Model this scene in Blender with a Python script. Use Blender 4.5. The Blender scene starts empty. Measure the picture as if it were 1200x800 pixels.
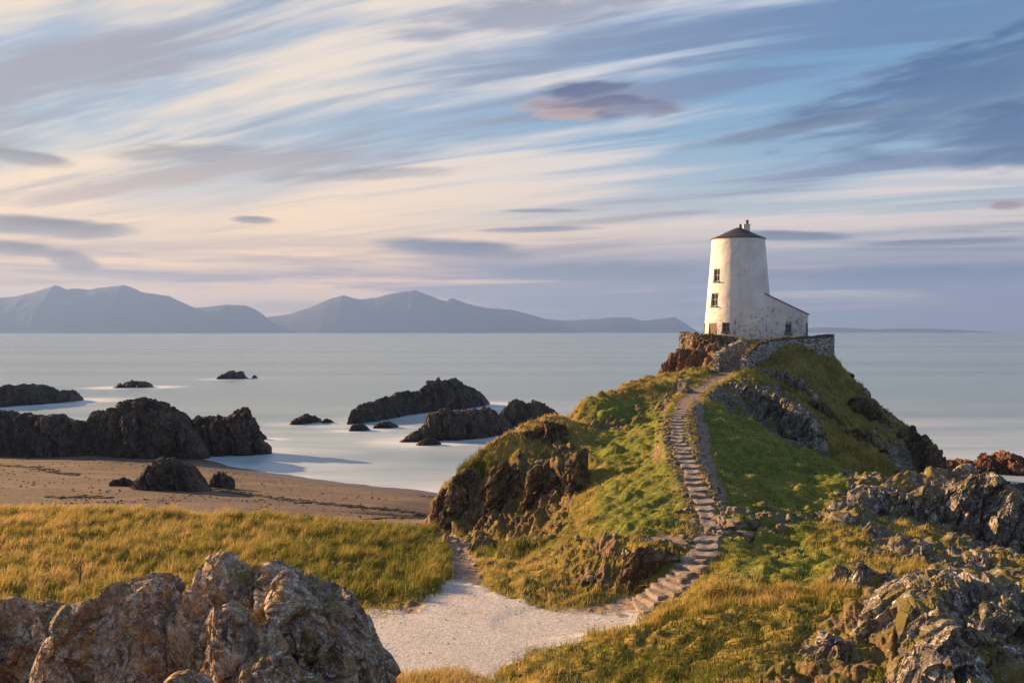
import bpy, math, random
import numpy as np
from mathutils import Vector, noise as mnoise
from math import radians as R, sin, cos, pi

# ------------------------------------------------------------------ camera, light, exposure
S = bpy.context.scene
COL = S.collection
rng = np.random.default_rng(7)
random.seed(7)
F = 1167.0            # focal length in photograph pixels (1200 wide)
CZ = 15.0             # eye height above the sea
HY = 388.0            # horizon row of the photograph

cam_d = bpy.data.cameras.new('camera')
cam_d.sensor_width = 36.0
cam_d.lens = 35.01
cam_d.shift_y = -0.01
cam_d.clip_start = 0.1
cam_d.clip_end = 200000
cam = bpy.data.objects.new('camera', cam_d)
COL.objects.link(cam)
cam.location = (0, 0, CZ)
cam.rotation_euler = (R(90), 0, 0)
S.camera = cam

SUN_AZ, SUN_EL = -62.0, 17.0
SUN_STR = 5.0
SKY_STR = 0.05
EXPOSURE = 1.55
HAZE_DENSITY = 1.1e-4
s_dir = Vector((sin(R(SUN_AZ)) * cos(R(SUN_EL)), cos(R(SUN_AZ)) * cos(R(SUN_EL)), sin(R(SUN_EL))))
sun_d = bpy.data.lights.new('sun', 'SUN')
sun_d.energy = SUN_STR
sun_d.angle = R(0.6)
sun_d.color = (1.0, 0.585, 0.26)
sun = bpy.data.objects.new('sun', sun_d)
COL.objects.link(sun)
sun.rotation_euler = s_dir.to_track_quat('Z', 'Y').to_euler()
sun.location = (-60, 60, 60)

S.view_settings.view_transform = 'Standard'
S.view_settings.look = 'None'
S.view_settings.exposure = EXPOSURE
S.view_settings.gamma = 1.0
S.view_settings.use_curve_mapping = False
S.render.engine = 'CYCLES'
S.cycles.use_denoising = True
S.cycles.max_bounces = 6
S.cycles.diffuse_bounces = 3
S.cycles.glossy_bounces = 2
S.cycles.transmission_bounces = 2
S.cycles.transparent_max_bounces = 4
S.cycles.volume_bounces = 0


# ------------------------------------------------------------------ node expressions
class E:
    """A socket that can be used in arithmetic."""
    def __init__(self, nt, sock):
        self.nt, self.s = nt, sock

    def _m(self, op, *a):
        n = self.nt.nodes.new('ShaderNodeMath')
        n.operation = op
        for i, v in enumerate(a):
            put(self.nt, n.inputs[i], v)
        return E(self.nt, n.outputs[0])
    def __add__(s, o): return s._m('ADD', s, o)
    def __radd__(s, o): return s._m('ADD', o, s)
    def __sub__(s, o): return s._m('SUBTRACT', s, o)
    def __rsub__(s, o): return s._m('SUBTRACT', o, s)
    def __mul__(s, o): return s._m('MULTIPLY', s, o)
    def __rmul__(s, o): return s._m('MULTIPLY', o, s)
    def __truediv__(s, o): return s._m('DIVIDE', s, o)
    def __rtruediv__(s, o): return s._m('DIVIDE', o, s)
    def __pow__(s, o): return s._m('POWER', s, o)
    def mx(s, o): return s._m('MAXIMUM', s, o)
    def mn(s, o): return s._m('MINIMUM', s, o)
    def ab(s): return s._m('ABSOLUTE', s)
    def exp(s): return s._m('EXPONENT', s)
    def sst(s, a, b, lo=0.0, hi=1.0):
        n = s.nt.nodes.new('ShaderNodeMapRange')
        n.interpolation_type = 'SMOOTHSTEP'
        put(s.nt, n.inputs['Value'], s)
        put(s.nt, n.inputs['From Min'], a); put(s.nt, n.inputs['From Max'], b)
        put(s.nt, n.inputs['To Min'], lo); put(s.nt, n.inputs['To Max'], hi)
        return E(s.nt, n.outputs['Result'])


def put(nt, inp, v):
    if isinstance(v, E):
        nt.links.new(v.s, inp)
    elif hasattr(v, 'is_output'):
        nt.links.new(v, inp)
    else:
        if inp.type == 'RGBA' and len(v) == 3:
            v = (*v, 1.0)
        inp.default_value = v


def node(nt, typ, ins=None, out=0, **props):
    n = nt.nodes.new('ShaderNode' + typ)
    for k, v in props.items():
        setattr(n, k, v)
    for k, v in (ins or {}).items():
        put(nt, n.inputs[k], v)
    return E(nt, n.outputs[out])


def mix(nt, f, a, b):
    n = nt.nodes.new('ShaderNodeMix')
    n.data_type = 'RGBA'
    put(nt, n.inputs[0], f); put(nt, n.inputs[6], a); put(nt, n.inputs[7], b)
    return E(nt, n.outputs[2])


def cxyz(nt, x, y, z):
    return node(nt, 'CombineXYZ', {0: x, 1: y, 2: z})


def fnoise(nt, vec, scale, detail=4.0, rough=0.55, dist=0.0, out=0):
    return node(nt, 'TexNoise', {'Vector': vec, 'Scale': scale, 'Detail': detail, 'Roughness': rough,
                                 'Distortion': dist}, out=out)


def fvor(nt, vec, scale, feature='F1', out=0, rand=1.0):
    return node(nt, 'TexVoronoi', {'Vector': vec, 'Scale': scale, 'Randomness': rand}, out=out, feature=feature)


def vmul(nt, vec, m):
    n = nt.nodes.new('ShaderNodeMapping')
    put(nt, n.inputs['Vector'], vec)
    n.inputs['Scale'].default_value = m
    return E(nt, n.outputs[0])


def px_az(px): return math.atan2(px - 600, F)
def px_el(px, py): return math.atan2(HY - py, math.hypot(F, px - 600))


# ------------------------------------------------------------------ sky
def build_world():
    w = bpy.data.worlds.new('World')
    S.world = w
    w.use_nodes = True
    nt = w.node_tree
    nt.nodes.clear()
    out = nt.nodes.new('ShaderNodeOutputWorld')
    bg = nt.nodes.new('ShaderNodeBackground')
    nt.links.new(bg.outputs[0], out.inputs[0])
    sky = nt.nodes.new('ShaderNodeTexSky')
    sky.sky_type = 'NISHITA'
    sky.sun_disc = False
    sky.sun_elevation = R(SUN_EL)
    sky.sun_rotation = R(SUN_AZ)
    sky.altitude = 0
    sky.air_density = 1.0
    sky.dust_density = 0.8
    sky.ozone_density = 2.0
    tc = nt.nodes.new('ShaderNodeTexCoord')
    dvec = E(nt, tc.outputs['Generated'])
    sep = nt.nodes.new('ShaderNodeSeparateXYZ')
    nt.links.new(dvec.s, sep.inputs[0])
    x, y, z0 = (E(nt, sep.outputs[i]) for i in range(3))
    z = z0.mx(0.0)
    az = x._m('ARCTAN2', x, y)
    el = z0._m('ARCSINE', z0)
    # closeness to the sun
    sd = node(nt, 'VectorMath', {0: dvec, 1: tuple(s_dir)}, out=1, operation='DOT_PRODUCT')
    warm = sd.sst(0.25, 0.95)
    warm_h = warm * el.sst(0.36, 0.02)
    K = 7.6
    def c(r, g, b): return (r * K, g * K, b * K)
    # clear air
    base = E(nt, sky.outputs[0])
    blue = mix(nt, el.sst(0.02, 0.34), c(0.38, 0.57, 0.66), c(0.06, 0.27, 0.55))
    base = mix(nt, 0.8, base, blue)
    # streaks of high cloud drawn out along the wind (towards the sunset)
    k = 1.0 / (z + 0.10)
    u, v = x * k, y * k
    A = R(-64)
    sa, ca = sin(A), cos(A)
    along = u * sa + v * ca
    across = u * ca - v * sa
    wv = cxyz(nt, along * 0.35, across * 0.5, 0.0)
    warp = fnoise(nt, wv, 1.0, 2.0) - 0.5
    p1 = cxyz(nt, along * 0.48, across * 1.9 + warp * 1.6, 1.7)
    n1 = fnoise(nt, p1, 1.0, 5.0, 0.54, 0.2)
    p2 = cxyz(nt, along * 0.75, across * 5.2 + warp * 2.6, 4.2)
    n2 = fnoise(nt, p2, 1.0, 5.0, 0.55, 0.3)
    p3 = cxyz(nt, along * 0.42, across * 1.6 + warp * 1.2, 9.3)
    n3 = fnoise(nt, p3, 1.0, 4.0, 0.55, 0.2)
    left = az.sst(0.42, -0.35)
    tt = ((n2 * 0.36 + n1 * 0.44 + n3 * 0.20) - 0.5) * (1.0 / 0.085)
    lowfade = el.sst(0.02, 0.10)
    cir_cool = c(0.66, 0.66, 0.71)
    cir_warm = c(0.96, 0.77, 0.55)
    cir = mix(nt, (warm * 0.45 + el.sst(0.25, 0.05) * 0.25 + left * 0.45).mn(1.0), cir_cool, cir_warm)
    grey = mix(nt, left, c(0.13, 0.22, 0.40), c(0.38, 0.36, 0.39))
    veil = mix(nt, left, c(0.36, 0.45, 0.56), c(0.66, 0.60, 0.55))
    col = mix(nt, 0.15 + left * 0.22, base, veil)
    col = mix(nt, (tt + left * 0.4).sst(-0.35, 1.1) * 0.92, col, cir)
    col = mix(nt, (n3 * 0.5 + n2 * 0.5).sst(0.49, 0.385) * el.sst(0.03, 0.08) * 0.85, col, grey)
    # glow low over the sea towards the sunset, mauve bank to the right
    col = mix(nt, el.sst(0.20, 0.02) * warm.sst(-0.45, 0.5) * 0.85, col, c(1.22, 0.76, 0.42))
    hp = cxyz(nt, az * 3.2, el * 46.0, 0.0)
    nl = fnoise(nt, hp, 1.0, 5.0, 0.55, 0.35)
    nl2 = fnoise(nt, cxyz(nt, az * 2.0, el * 75.0, 5.0), 1.0, 4.0, 0.6, 0.2)
    lowband = el.sst(0.115, 0.05)
    bank = ((nl * 0.65 + nl2 * 0.35) + (az.sst(-0.25, 0.2) * 0.15)).sst(0.44, 0.60) * lowband
    bankc = mix(nt, warm_h, c(0.16, 0.23, 0.38), c(0.40, 0.34, 0.36))
    col = mix(nt, bank * 0.8, col, bankc)
    pk = (nl2 * 0.7 + (1.0 - nl) * 0.3).sst(0.54, 0.66) * el.sst(0.10, 0.05) * el.sst(0.005, 0.03)
    col = mix(nt, pk * 0.85, col, mix(nt, warm_h, c(0.78, 0.53, 0.47), c(1.1, 0.66, 0.40)))

    # separate dark clouds
    wx = fnoise(nt, cxyz(nt, az * 9.0, el * 40.0, 2.0), 1.0, 4.0, 0.6) - 0.5
    wy = fnoise(nt, cxyz(nt, az * 7.0, el * 30.0, 8.0), 1.0, 3.0, 0.6) - 0.5
    fine = fnoise(nt, cxyz(nt, az * 14.0 - el * 8.0, el * 95.0 - az * 14.0, 3.0), 1.0, 4.0, 0.6) - 0.5
    def blob(px, py, w, h, col_in, col_edge, tilt=0.0, soft=0.9, op=0.9, wob=1.0):
        nonlocal col
        a0, e0 = px_az(px), px_el(px, py)
        ca_ = cos(math.atan2(px - 600, F))
        wa, we = w / F * ca_ * ca_, h / F * ca_
        da = az - a0
        de = (el - e0) - da * tilt
        qa = da * (1.0 / wa) + wx * (1.1 * wob)
        qe = de * (1.0 / we) + wy * (1.3 * wob)
        r2 = qa * qa + qe * qe + fine * (1.5 * wob)
        m = r2.sst(1.0 + soft * 0.25, 1.0 - soft * 0.8)
        core = r2.sst(0.9, 0.05)
        up = qe.sst(0.9, -0.5)
        cc = mix(nt, core * (1.0 - up * 0.55), col_edge, col_in)
        col = mix(nt, m * op, col, cc)
    dk, dl = c(0.07, 0.09, 0.18), c(0.42, 0.32, 0.35)
    blob(1150, 95, 260, 62, c(0.055, 0.13, 0.285), c(0.160, 0.248, 0.392), 0.20, 1.0, 0.92, 1.2)
    blob(1190, 155, 130, 45, c(0.05, 0.12, 0.27), c(0.160, 0.240, 0.376), -0.05, 1.0, 0.9, 1.0)
    blob(930, 150, 150, 11, c(0.105, 0.161, 0.260), c(0.208, 0.288, 0.400), 0.14, 1.0, 0.75, 0.8)
    blob(640, 12, 190, 26, c(0.149, 0.198, 0.310), c(0.288, 0.344, 0.464), 0.12, 1.0, 0.7, 1.0)
    blob(668, 124, 70, 15, c(0.24, 0.18, 0.22), c(0.56, 0.41, 0.38), 0.02, 1.0, 0.85, 1.5)
    blob(722, 121, 78, 15, c(0.09, 0.12, 0.22), c(0.27, 0.26, 0.35), -0.08, 1.0, 0.88, 1.4)
    blob(690, 104, 56, 9, c(0.07, 0.10, 0.21), c(0.17, 0.20, 0.32), 0.05, 1.0, 0.88, 1.3)
    blob(655, 133, 50, 7, c(0.40, 0.28, 0.28), c(0.60, 0.44, 0.40), 0.08, 1.0, 0.7, 1.5)
    blob(760, 128, 50, 6, c(0.16, 0.19, 0.31), c(0.33, 0.34, 0.42), -0.05, 1.0, 0.7, 1.5)
    blob(30, 185, 60, 12, c(0.20, 0.20, 0.25), c(0.42, 0.38, 0.37), -0.1, 1.0, 0.7, 1.2)
    blob(230, 178, 110, 12, c(0.22, 0.22, 0.27), c(0.42, 0.39, 0.39), 0.12, 1.0, 0.65, 1.3)
    blob(420, 205, 130, 10, c(0.22, 0.24, 0.30), c(0.42, 0.41, 0.43), 0.06, 1.0, 0.6, 1.3)
    blob(60, 266, 125, 14, c(0.161, 0.167, 0.205), c(0.496, 0.440, 0.400), -0.03, 0.7, 0.93, 0.6)
    blob(20, 291, 60, 10, c(0.186, 0.180, 0.205), c(0.440, 0.376, 0.344), -0.05, 0.8, 0.85, 0.7)
    blob(85, 308, 36, 17, c(0.260, 0.236, 0.236), c(0.464, 0.392, 0.360), -0.2, 0.9, 0.8, 0.8)
    blob(298, 257, 30, 5.5, c(0.186, 0.186, 0.217), c(0.496, 0.432, 0.400), 0.0, 0.8, 0.85, 0.6)
    blob(540, 292, 95, 13, c(0.136, 0.174, 0.248), c(0.320, 0.320, 0.368), -0.06, 0.9, 0.88, 0.8)
    blob(640, 247, 55, 3.0, c(0.174, 0.217, 0.285), c(0.336, 0.368, 0.416), 0.0, 0.9, 0.75, 0.5)
    blob(630, 269, 80, 4.5, c(0.174, 0.205, 0.273), c(0.336, 0.352, 0.400), 0.02, 0.9, 0.8, 0.6)
    blob(930, 276, 80, 7.0, c(0.124, 0.161, 0.242), c(0.240, 0.280, 0.368), -0.05, 0.8, 0.9, 0.6)
    blob(1110, 284, 110, 4.5, c(0.143, 0.180, 0.254), c(0.320, 0.320, 0.384), 0.0, 0.9, 0.8, 0.6)
    blob(1180, 240, 24, 6.0, c(0.310, 0.223, 0.248), c(0.464, 0.352, 0.360), 0.0, 0.9, 0.8, 0.6)
    blob(1060, 322, 200, 15, c(0.136, 0.186, 0.273), c(0.224, 0.280, 0.384), 0.0, 1.0, 0.7, 0.8)
    blob(700, 318, 170, 14, c(0.167, 0.205, 0.279), c(0.288, 0.312, 0.384), 0.0, 1.0, 0.65, 0.9)
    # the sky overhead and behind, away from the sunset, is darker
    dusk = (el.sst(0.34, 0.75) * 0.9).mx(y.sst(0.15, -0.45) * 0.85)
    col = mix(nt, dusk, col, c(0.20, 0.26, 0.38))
    # below the horizon
    col = mix(nt, z0.sst(0.0, -0.03), col, c(0.16, 0.19, 0.22))
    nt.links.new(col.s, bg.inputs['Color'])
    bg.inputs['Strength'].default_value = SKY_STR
    w.cycles.sampling_method = 'MANUAL'
    w.cycles.sample_map_resolution = 1024
build_world()


# ------------------------------------------------------------------ numeric noise
_perm = np.random.default_rng(3).permutation(512).astype(np.int32)
_perm = np.concatenate([_perm, _perm])
_g = np.random.default_rng(4).normal(size=(512, 3)).astype(np.float32)
_g /= np.linalg.norm(_g, axis=1, keepdims=True)
_rnd = np.random.default_rng(5).random((512, 7)).astype(np.float32)


def _hash(ix, iy, iz):
    return _perm[(_perm[(_perm[ix & 511] + iy) & 511] + iz) & 511]


def perlin(p):
    i = np.floor(p).astype(np.int32)
    f = (p - i).astype(np.float32)
    w = f * f * f * (f * (f * 6 - 15) + 10)
    res = np.zeros(len(p), np.float32)
    for dx in (0, 1):
        wx = w[:, 0] if dx else 1 - w[:, 0]
        for dy in (0, 1):
            wy = w[:, 1] if dy else 1 - w[:, 1]
            for dz in (0, 1):
                wz = w[:, 2] if dz else 1 - w[:, 2]
                g = _g[_hash(i[:, 0] + dx, i[:, 1] + dy, i[:, 2] + dz)]
                dot = g[:, 0] * (f[:, 0] - dx) + g[:, 1] * (f[:, 1] - dy) + g[:, 2] * (f[:, 2] - dz)
                res += wx * wy * wz * dot
    return res * 1.5


def fbm(p, octv=4, gain=0.5, ridged=False):
    a, t, out = 1.0, 0.0, np.zeros(len(p), np.float32)
    q = np.array(p, np.float32)
    for _ in range(octv):
        n = perlin(q)
        out += a * ((1 - 2 * np.abs(n)) if ridged else n)
        t += a
        a *= gain
        q = q * 2.03 + 17.3
    return out / t


def facet(p, seed=0):
    """Blocky broken-rock noise: every Voronoi cell is a tilted plane of its own height."""
    p = np.asarray(p, np.float32) + seed * 13.7
    i = np.floor(p).astype(np.int32)
    best = np.full(len(p), 1e9, np.float32)
    val = np.zeros(len(p), np.float32)
    for dx in (-1, 0, 1):
        for dy in (-1, 0, 1):
            for dz in (-1, 0, 1):
                c = i + np.array((dx, dy, dz), np.int32)
                h = _hash(c[:, 0], c[:, 1], c[:, 2])
                rr = _rnd[h]
                d = p - (c + rr[:, :3])
                d2 = (d * d).sum(1)
                m = d2 < best
                best[m] = d2[m]
                t = rr[m, 3:6] - 0.5
                val[m] = (rr[m, 6] - 0.5) * 0.9 + (t * d[m]).sum(1) * 2.4
    return val


def rotm(ax, ay, az):
    from mathutils import Euler
    return np.array(Euler((R(ax), R(ay), R(az))).to_matrix(), np.float32)


def crag(p, strata=(20, 15, 30), st=(1.0, 2.2, 0.55), size=1.5, ow=(0.62, 0.24, 0.08)):
    """Displacement of broken, layered rock."""
    q = p @ rotm(*strata).T
    q = q / np.array(st, np.float32) / size
    w = np.stack([perlin(p * 0.7 / size + 5), perlin(p * 0.7 / size + 9), perlin(p * 0.7 / size + 3)], 1)
    q = q + 0.35 * w
    d = ow[0] * facet(q, 1) + ow[1] * facet(q * 2.6, 2) + ow[2] * facet(q * 6.2, 3)
    d += 0.25 * fbm(p / size * 0.5, 3) + 0.03 * fbm(p / size * 7, 3)
    return np.clip(d, -0.55, 0.38) * size


# ------------------------------------------------------------------ mesh helpers
def mesh_np(name, verts, faces, mat=None, parent=None, smooth=True, attrs=None, link=True):
    me = bpy.data.meshes.new(name)
    verts = np.ascontiguousarray(verts, np.float32)
    me.vertices.add(len(verts))
    me.vertices.foreach_set('co', verts.ravel())
    if isinstance(faces, np.ndarray):
        k = faces.shape[1]
        n = len(faces)
        me.loops.add(n * k)
        me.loops.foreach_set('vertex_index', np.ascontiguousarray(faces, np.int32).ravel())
        me.polygons.add(n)
        me.polygons.foreach_set('loop_start', np.arange(0, n * k, k, dtype=np.int32))
        me.polygons.foreach_set('loop_total', np.full(n, k, np.int32))
    else:
        tot = [len(f) for f in faces]
        flat = [i for f in faces for i in f]
        me.loops.add(len(flat))
        me.loops.foreach_set('vertex_index', np.array(flat, np.int32))
        me.polygons.add(len(faces))
        st = np.concatenate([[0], np.cumsum(tot)[:-1]]).astype(np.int32)
        me.polygons.foreach_set('loop_start', st)
        me.polygons.foreach_set('loop_total', np.array(tot, np.int32))
        n = len(faces)
    me.polygons.foreach_set('use_smooth', np.full(n, smooth, bool) if not isinstance(smooth, np.ndarray) else smooth)
    for k_, v_ in (attrs or {}).items():
        at = me.attributes.new(k_, 'FLOAT', 'POINT')
        at.data.foreach_set('value', np.ascontiguousarray(v_, np.float32))
    me.update(calc_edges=True)
    me.validate()
    if mat:
        me.materials.append(mat)
    o = bpy.data.objects.new(name, me)
    if link:
        COL.objects.link(o)
    if parent:
        o.parent = parent
    return o


def tag(o, label=None, cat=None, group=None, kind=None):
    if label: o['label'] = label
    if cat: o['category'] = cat
    if group: o['group'] = group
    if kind: o['kind'] = kind
    return o


def empty(name, loc):
    o = bpy.data.objects.new(name, None)
    o.empty_display_size = 0.2
    COL.objects.link(o)
    o.location = loc
    return o


def P(px, py, Y=None, z=None):
    if Y is None:
        Y = (CZ - z) * F / (py - HY)
    return np.array(((px - 600) / F * Y, Y, CZ - (py - HY) / F * Y))


def box_vf(cx, cy, cz, sx, sy, sz):
    v = [(cx + sx * a / 2, cy + sy * b / 2, cz + sz * c / 2) for a in (-1, 1) for b in (-1, 1) for c in (-1, 1)]
    f = [(0, 1, 3, 2), (4, 6, 7, 5), (0, 4, 5, 1), (2, 3, 7, 6), (0, 2, 6, 4), (1, 5, 7, 3)]
    return v, f


class MB:
    def __init__(self): self.v, self.f = [], []
    def add(self, v, f):
        o = len(self.v)
        self.v += [tuple(p) for p in v]
        self.f += [tuple(i + o for i in q) for q in f]
        return self
    def box(self, *a): return self.add(*box_vf(*a))
    def obox(self, c, ax, ay, az, sx, sy, sz, jit=0.0):
        """box with its own axes, corners shaken by jit"""
        v, f = box_vf(0, 0, 0, sx, sy, sz)
        v = [c + ax * (p[0] + random.uniform(-jit, jit)) + ay * (p[1] + random.uniform(-jit, jit))
             + az * (p[2] + random.uniform(-jit, jit)) for p in v]
        return self.add(v, f)
    def build(self, name, mat, parent=None, smooth=False, origin=None):
        v = np.array(self.v, np.float32)
        if origin is not None:
            v = v - np.array(origin, np.float32)
        o = mesh_np(name, v, self.f, mat, parent, smooth)
        if origin is not None:
            o.location = origin
        return o


# ------------------------------------------------------------------ materials
def new_mat(name):
    m = bpy.data.materials.new(name)
    m.use_nodes = True
    nt = m.node_tree
    nt.nodes.clear()
    o = nt.nodes.new('ShaderNodeOutputMaterial')
    b = nt.nodes.new('ShaderNodeBsdfPrincipled')
    nt.links.new(b.outputs[0], o.inputs[0])
    return m, nt, b, o


def attr(nt, name):
    n = nt.nodes.new('ShaderNodeAttribute')
    n.attribute_name = name
    return E(nt, n.outputs['Fac'])


def geo(nt):
    g = nt.nodes.new('ShaderNodeNewGeometry')
    return E(nt, g.outputs['Position']), E(nt, g.outputs['Normal'])


def normal_z(nt):
    _, n = geo(nt)
    s = nt.nodes.new('ShaderNodeSeparateXYZ')
    nt.links.new(n.s, s.inputs[0])
    return E(nt, s.outputs[2])


def bump(nt, b, h, strength=0.6, dist=0.05):
    n = nt.nodes.new('ShaderNodeBump')
    n.inputs['Strength'].default_value = strength
    n.inputs['Distance'].default_value = dist
    put(nt, n.inputs['Height'], h)
    nt.links.new(n.outputs[0], b.inputs['Normal'])


def rock_colour(nt, pos, c_dark, c_mid, c_light, lichen=0.5, orange=0.2, moss=0.3, sc=1.0, nz=None):
    """returns colour and bump height of bare rock"""
    a = fnoise(nt, pos, 0.9 * sc, 6.0, 0.62, 0.4)
    b = fnoise(nt, pos, 7.0 * sc, 5.0, 0.65)
    g = fnoise(nt, pos, 34.0 * sc, 3.0, 0.6)
    col = mix(nt, (a * 0.6 + b * 0.4).sst(0.36, 0.62), c_dark, c_mid)
    col = mix(nt, b.sst(0.5, 0.72) * 0.7, col, c_light)
    if nz is None:
        nz = normal_z(nt)
    # pale crustose lichen in blotches
    lv = fnoise(nt, pos, 3.1 * sc, 6.0, 0.72, 0.3)
    lf = fnoise(nt, pos, 17.0 * sc, 4.0, 0.7)
    lm = (lv * 0.6 + lf * 0.4).sst(0.60 - 0.075 * lichen, 0.635 - 0.075 * lichen)
    bl = fnoise(nt, pos, 4.3 * sc, 5.0, 0.7, 0.4)
    col = mix(nt, (bl * 0.65 + lf * 0.35).sst(0.55, 0.60) * 0.75, col, c_dark)
    col = mix(nt, lm * (0.45 + nz.sst(-0.2, 0.7) * 0.5), col, (0.56, 0.545, 0.50))
    om = (fnoise(nt, pos, 2.3 * sc, 5.0, 0.7, 0.5) * 0.6 + fnoise(nt, pos, 11.0 * sc, 4.0, 0.7) * 0.4)
    col = mix(nt, om.sst(0.66 - 0.11 * orange, 0.72 - 0.1 * orange) * 0.75, col, (0.42, 0.23, 0.05))
    mm = fnoise(nt, pos, 1.1 * sc, 5.0, 0.65)
    mf = fnoise(nt, pos, 9.0 * sc, 4.0, 0.7)
    col = mix(nt, ((mm * 0.6 + mf * 0.4) + nz * 0.12).sst(0.70 - 0.16 * moss, 0.78 - 0.15 * moss), col,
              mix(nt, mf, (0.065, 0.065, 0.015), (0.22, 0.175, 0.04)))
    cr = fvor(nt, vmul(nt, pos, (1.0, 1.4, 0.6)), 1.9 * sc, 'DISTANCE_TO_EDGE')
    crw = fnoise(nt, pos, 5.0 * sc, 3.0)
    crk = (cr + crw * 0.22).sst(0.105, 0.15)
    col = mix(nt, crk, mix(nt, 0.45, col, (0.03, 0.026, 0.022)), col)
    h = a * 0.8 + b * 0.55 + g * 0.22 + lf * 0.12 + crk * 0.15
    return col, h


def rock_mat(name, c_dark, c_mid, c_light, lichen, orange, moss, sc=1.0, wet=None, bs=0.9, bd=0.10, cells=None):
    m, nt, b, o = new_mat(name)
    pos, _ = geo(nt)
    col, h = rock_colour(nt, pos, c_dark, c_mid, c_light, lichen, orange, moss, sc)
    if cells:
        cv = node(nt, 'TexVoronoi', {'Vector': vmul(nt, pos, (1.0, 1.0, 1.7)), 'Scale': cells}, out=1)
        ce = fvor(nt, vmul(nt, pos, (1.0, 1.0, 1.7)), cells, 'DISTANCE_TO_EDGE')
        col = mix(nt, 0.55, col, mix(nt, node(nt, 'SeparateColor', {0: cv}, out=0), tuple(t * 0.6 for t in c_dark), tuple(min(1, t * 1.25) for t in c_light)))
        col = mix(nt, ce.sst(0.10, 0.03), col, tuple(t * 0.35 for t in c_dark))
        h = h + ce.sst(0.0, 0.15) * 1.2
    rough = 0.88
    if wet is not None:
        # dark tide mark at the foot of sea rocks
        s = nt.nodes.new('ShaderNodeSeparateXYZ')
        nt.links.new(pos.s, s.inputs[0])
        zz = E(nt, s.outputs[2]) + (fnoise(nt, pos, 1.2, 4.0) - 0.5) * 1.2
        wm = zz.sst(wet, wet * 0.3)
        col = mix(nt, wm * 0.8, col, (0.022, 0.019, 0.017))
        rough = 0.85 - wm * 0.4
    put(nt, b.inputs['Base Color'], col)
    put(nt, b.inputs['Roughness'], rough)
    b.inputs['Specular IOR Level'].default_value = 0.35
    bump(nt, b, h, bs, bd)
    return m


MAT = {}
MAT['fore_rock'] = rock_mat('lichen_rock', (0.085, 0.066, 0.056), (0.36, 0.285, 0.235), (0.60, 0.505, 0.43), 1.0, 1.25, 0.72, 1.3, None, 0.75, 0.035)
MAT['sea_rock'] = rock_mat('wet_sea_rock', (0.028, 0.022, 0.018), (0.10, 0.077, 0.058), (0.19, 0.148, 0.11), 0.0, 0.1, 0.3, 0.7, 0.9, 1.0, 0.15)
MAT['beach_rock'] = rock_mat('beach_rock', (0.04, 0.034, 0.03), (0.11, 0.088, 0.07), (0.17, 0.135, 0.105), 0.15, 0.1, 0.2, 0.8, None, 1.0, 0.15)
MAT['sun_red_rock'] = rock_mat('sunlit_red_shore_rock', (0.07, 0.035, 0.024), (0.19, 0.09, 0.055), (0.27, 0.14, 0.085), 0.1, 0.25, 0.0, 0.8, 0.4, 1.0, 0.15)  # redness of the low sun is put into this base colour
MAT['step_stone'] = rock_mat('worn_step_stone', (0.15, 0.125, 0.115), (0.31, 0.27, 0.245), (0.42, 0.375, 0.35), 0.25, 0.0, 0.12, 2.2, None, 0.7, 0.03)
MAT['kerb_stone'] = rock_mat('kerb_stone', (0.09, 0.075, 0.06), (0.21, 0.175, 0.13), (0.33, 0.28, 0.20), 0.7, 0.35, 0.35, 2.2, None, 0.8, 0.04)
MAT['wall_stone'] = rock_mat('dry_wall_stone', (0.07, 0.055, 0.045), (0.17, 0.135, 0.10), (0.28, 0.225, 0.165), 0.6, 0.35, 0.15, 1.6, None, 0.8, 0.05, 2.6)
MAT['pale_wall'] = rock_mat('limewashed_wall_stone', (0.24, 0.225, 0.20), (0.45, 0.43, 0.39), (0.60, 0.58, 0.54), 0.9, 0.1, 0.1, 1.6, None, 0.8, 0.05, 2.6)


# ------------------------------------------------------------------ base height of the land
ctrl = []
def C(px, py, z=None, Y=None): ctrl.append(P(px, py, Y, z))
def Wp(x, y, z): ctrl.append(np.array((x, y, z), float))

for px, py in ((430, 770), (500, 785), (560, 770), (480, 725), (560, 720), (640, 735), (700, 722), (545, 685), (450, 715), (610, 700)): C(px, py, 5.3)
C(545, 655, 5.2); C(535, 635, 4.4); C(515, 622, 3.3)
# dune
C(0, 700, 5.1); C(120, 690, 5.0); C(250, 690, 5.0); C(400, 708, 5.2); C(100, 640, 5.0); C(300, 640, 5.0); C(450, 650, 5.0)
C(0, 603, 4.95); C(100, 603, 4.95); C(200, 608, 4.9); C(300, 612, 4.85); C(400, 622, 4.7); C(500, 640, 4.6)
C(-150, 605, 4.9); C(-150, 660, 5.0)
for px, dy in ((-150, 0), (0, 0), (100, 0), (200, -1), (300, -2), (400, -4)):
    q = P(px, 604, z=4.9); Wp(q[0] * 1.06, 62 + dy, 3.3)
# beach
C(0, 575, 2.6); C(0, 556, 1.7); C(0, 540, 0.9); C(120, 565, 2.0); C(200, 580, 2.5); C(130, 540, 0.9); C(250, 548, 0.25); C(300, 590, 2.5)
C(400, 598, 2.3); C(300, 553, 0.15); C(380, 564, 0.1); C(450, 592, 1.6); C(450, 571, 0.1); C(520, 579, 0.05); C(505, 604, 1.7); C(-150, 560, 2.2); C(-150, 535, 0.8)
C(330, 575, 1.3)
for x, y, z in ((-32, 131, -1.0), (-15, 120, -1.6), (0, 110, -1.8), (10, 108, -2), (-60, 140, -0.6), (-40, 150, -3), (-5, 130, -3), (15, 130, -4), (30, 140, -4), (-80, 160, -3)): Wp(x, y, z)
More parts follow.
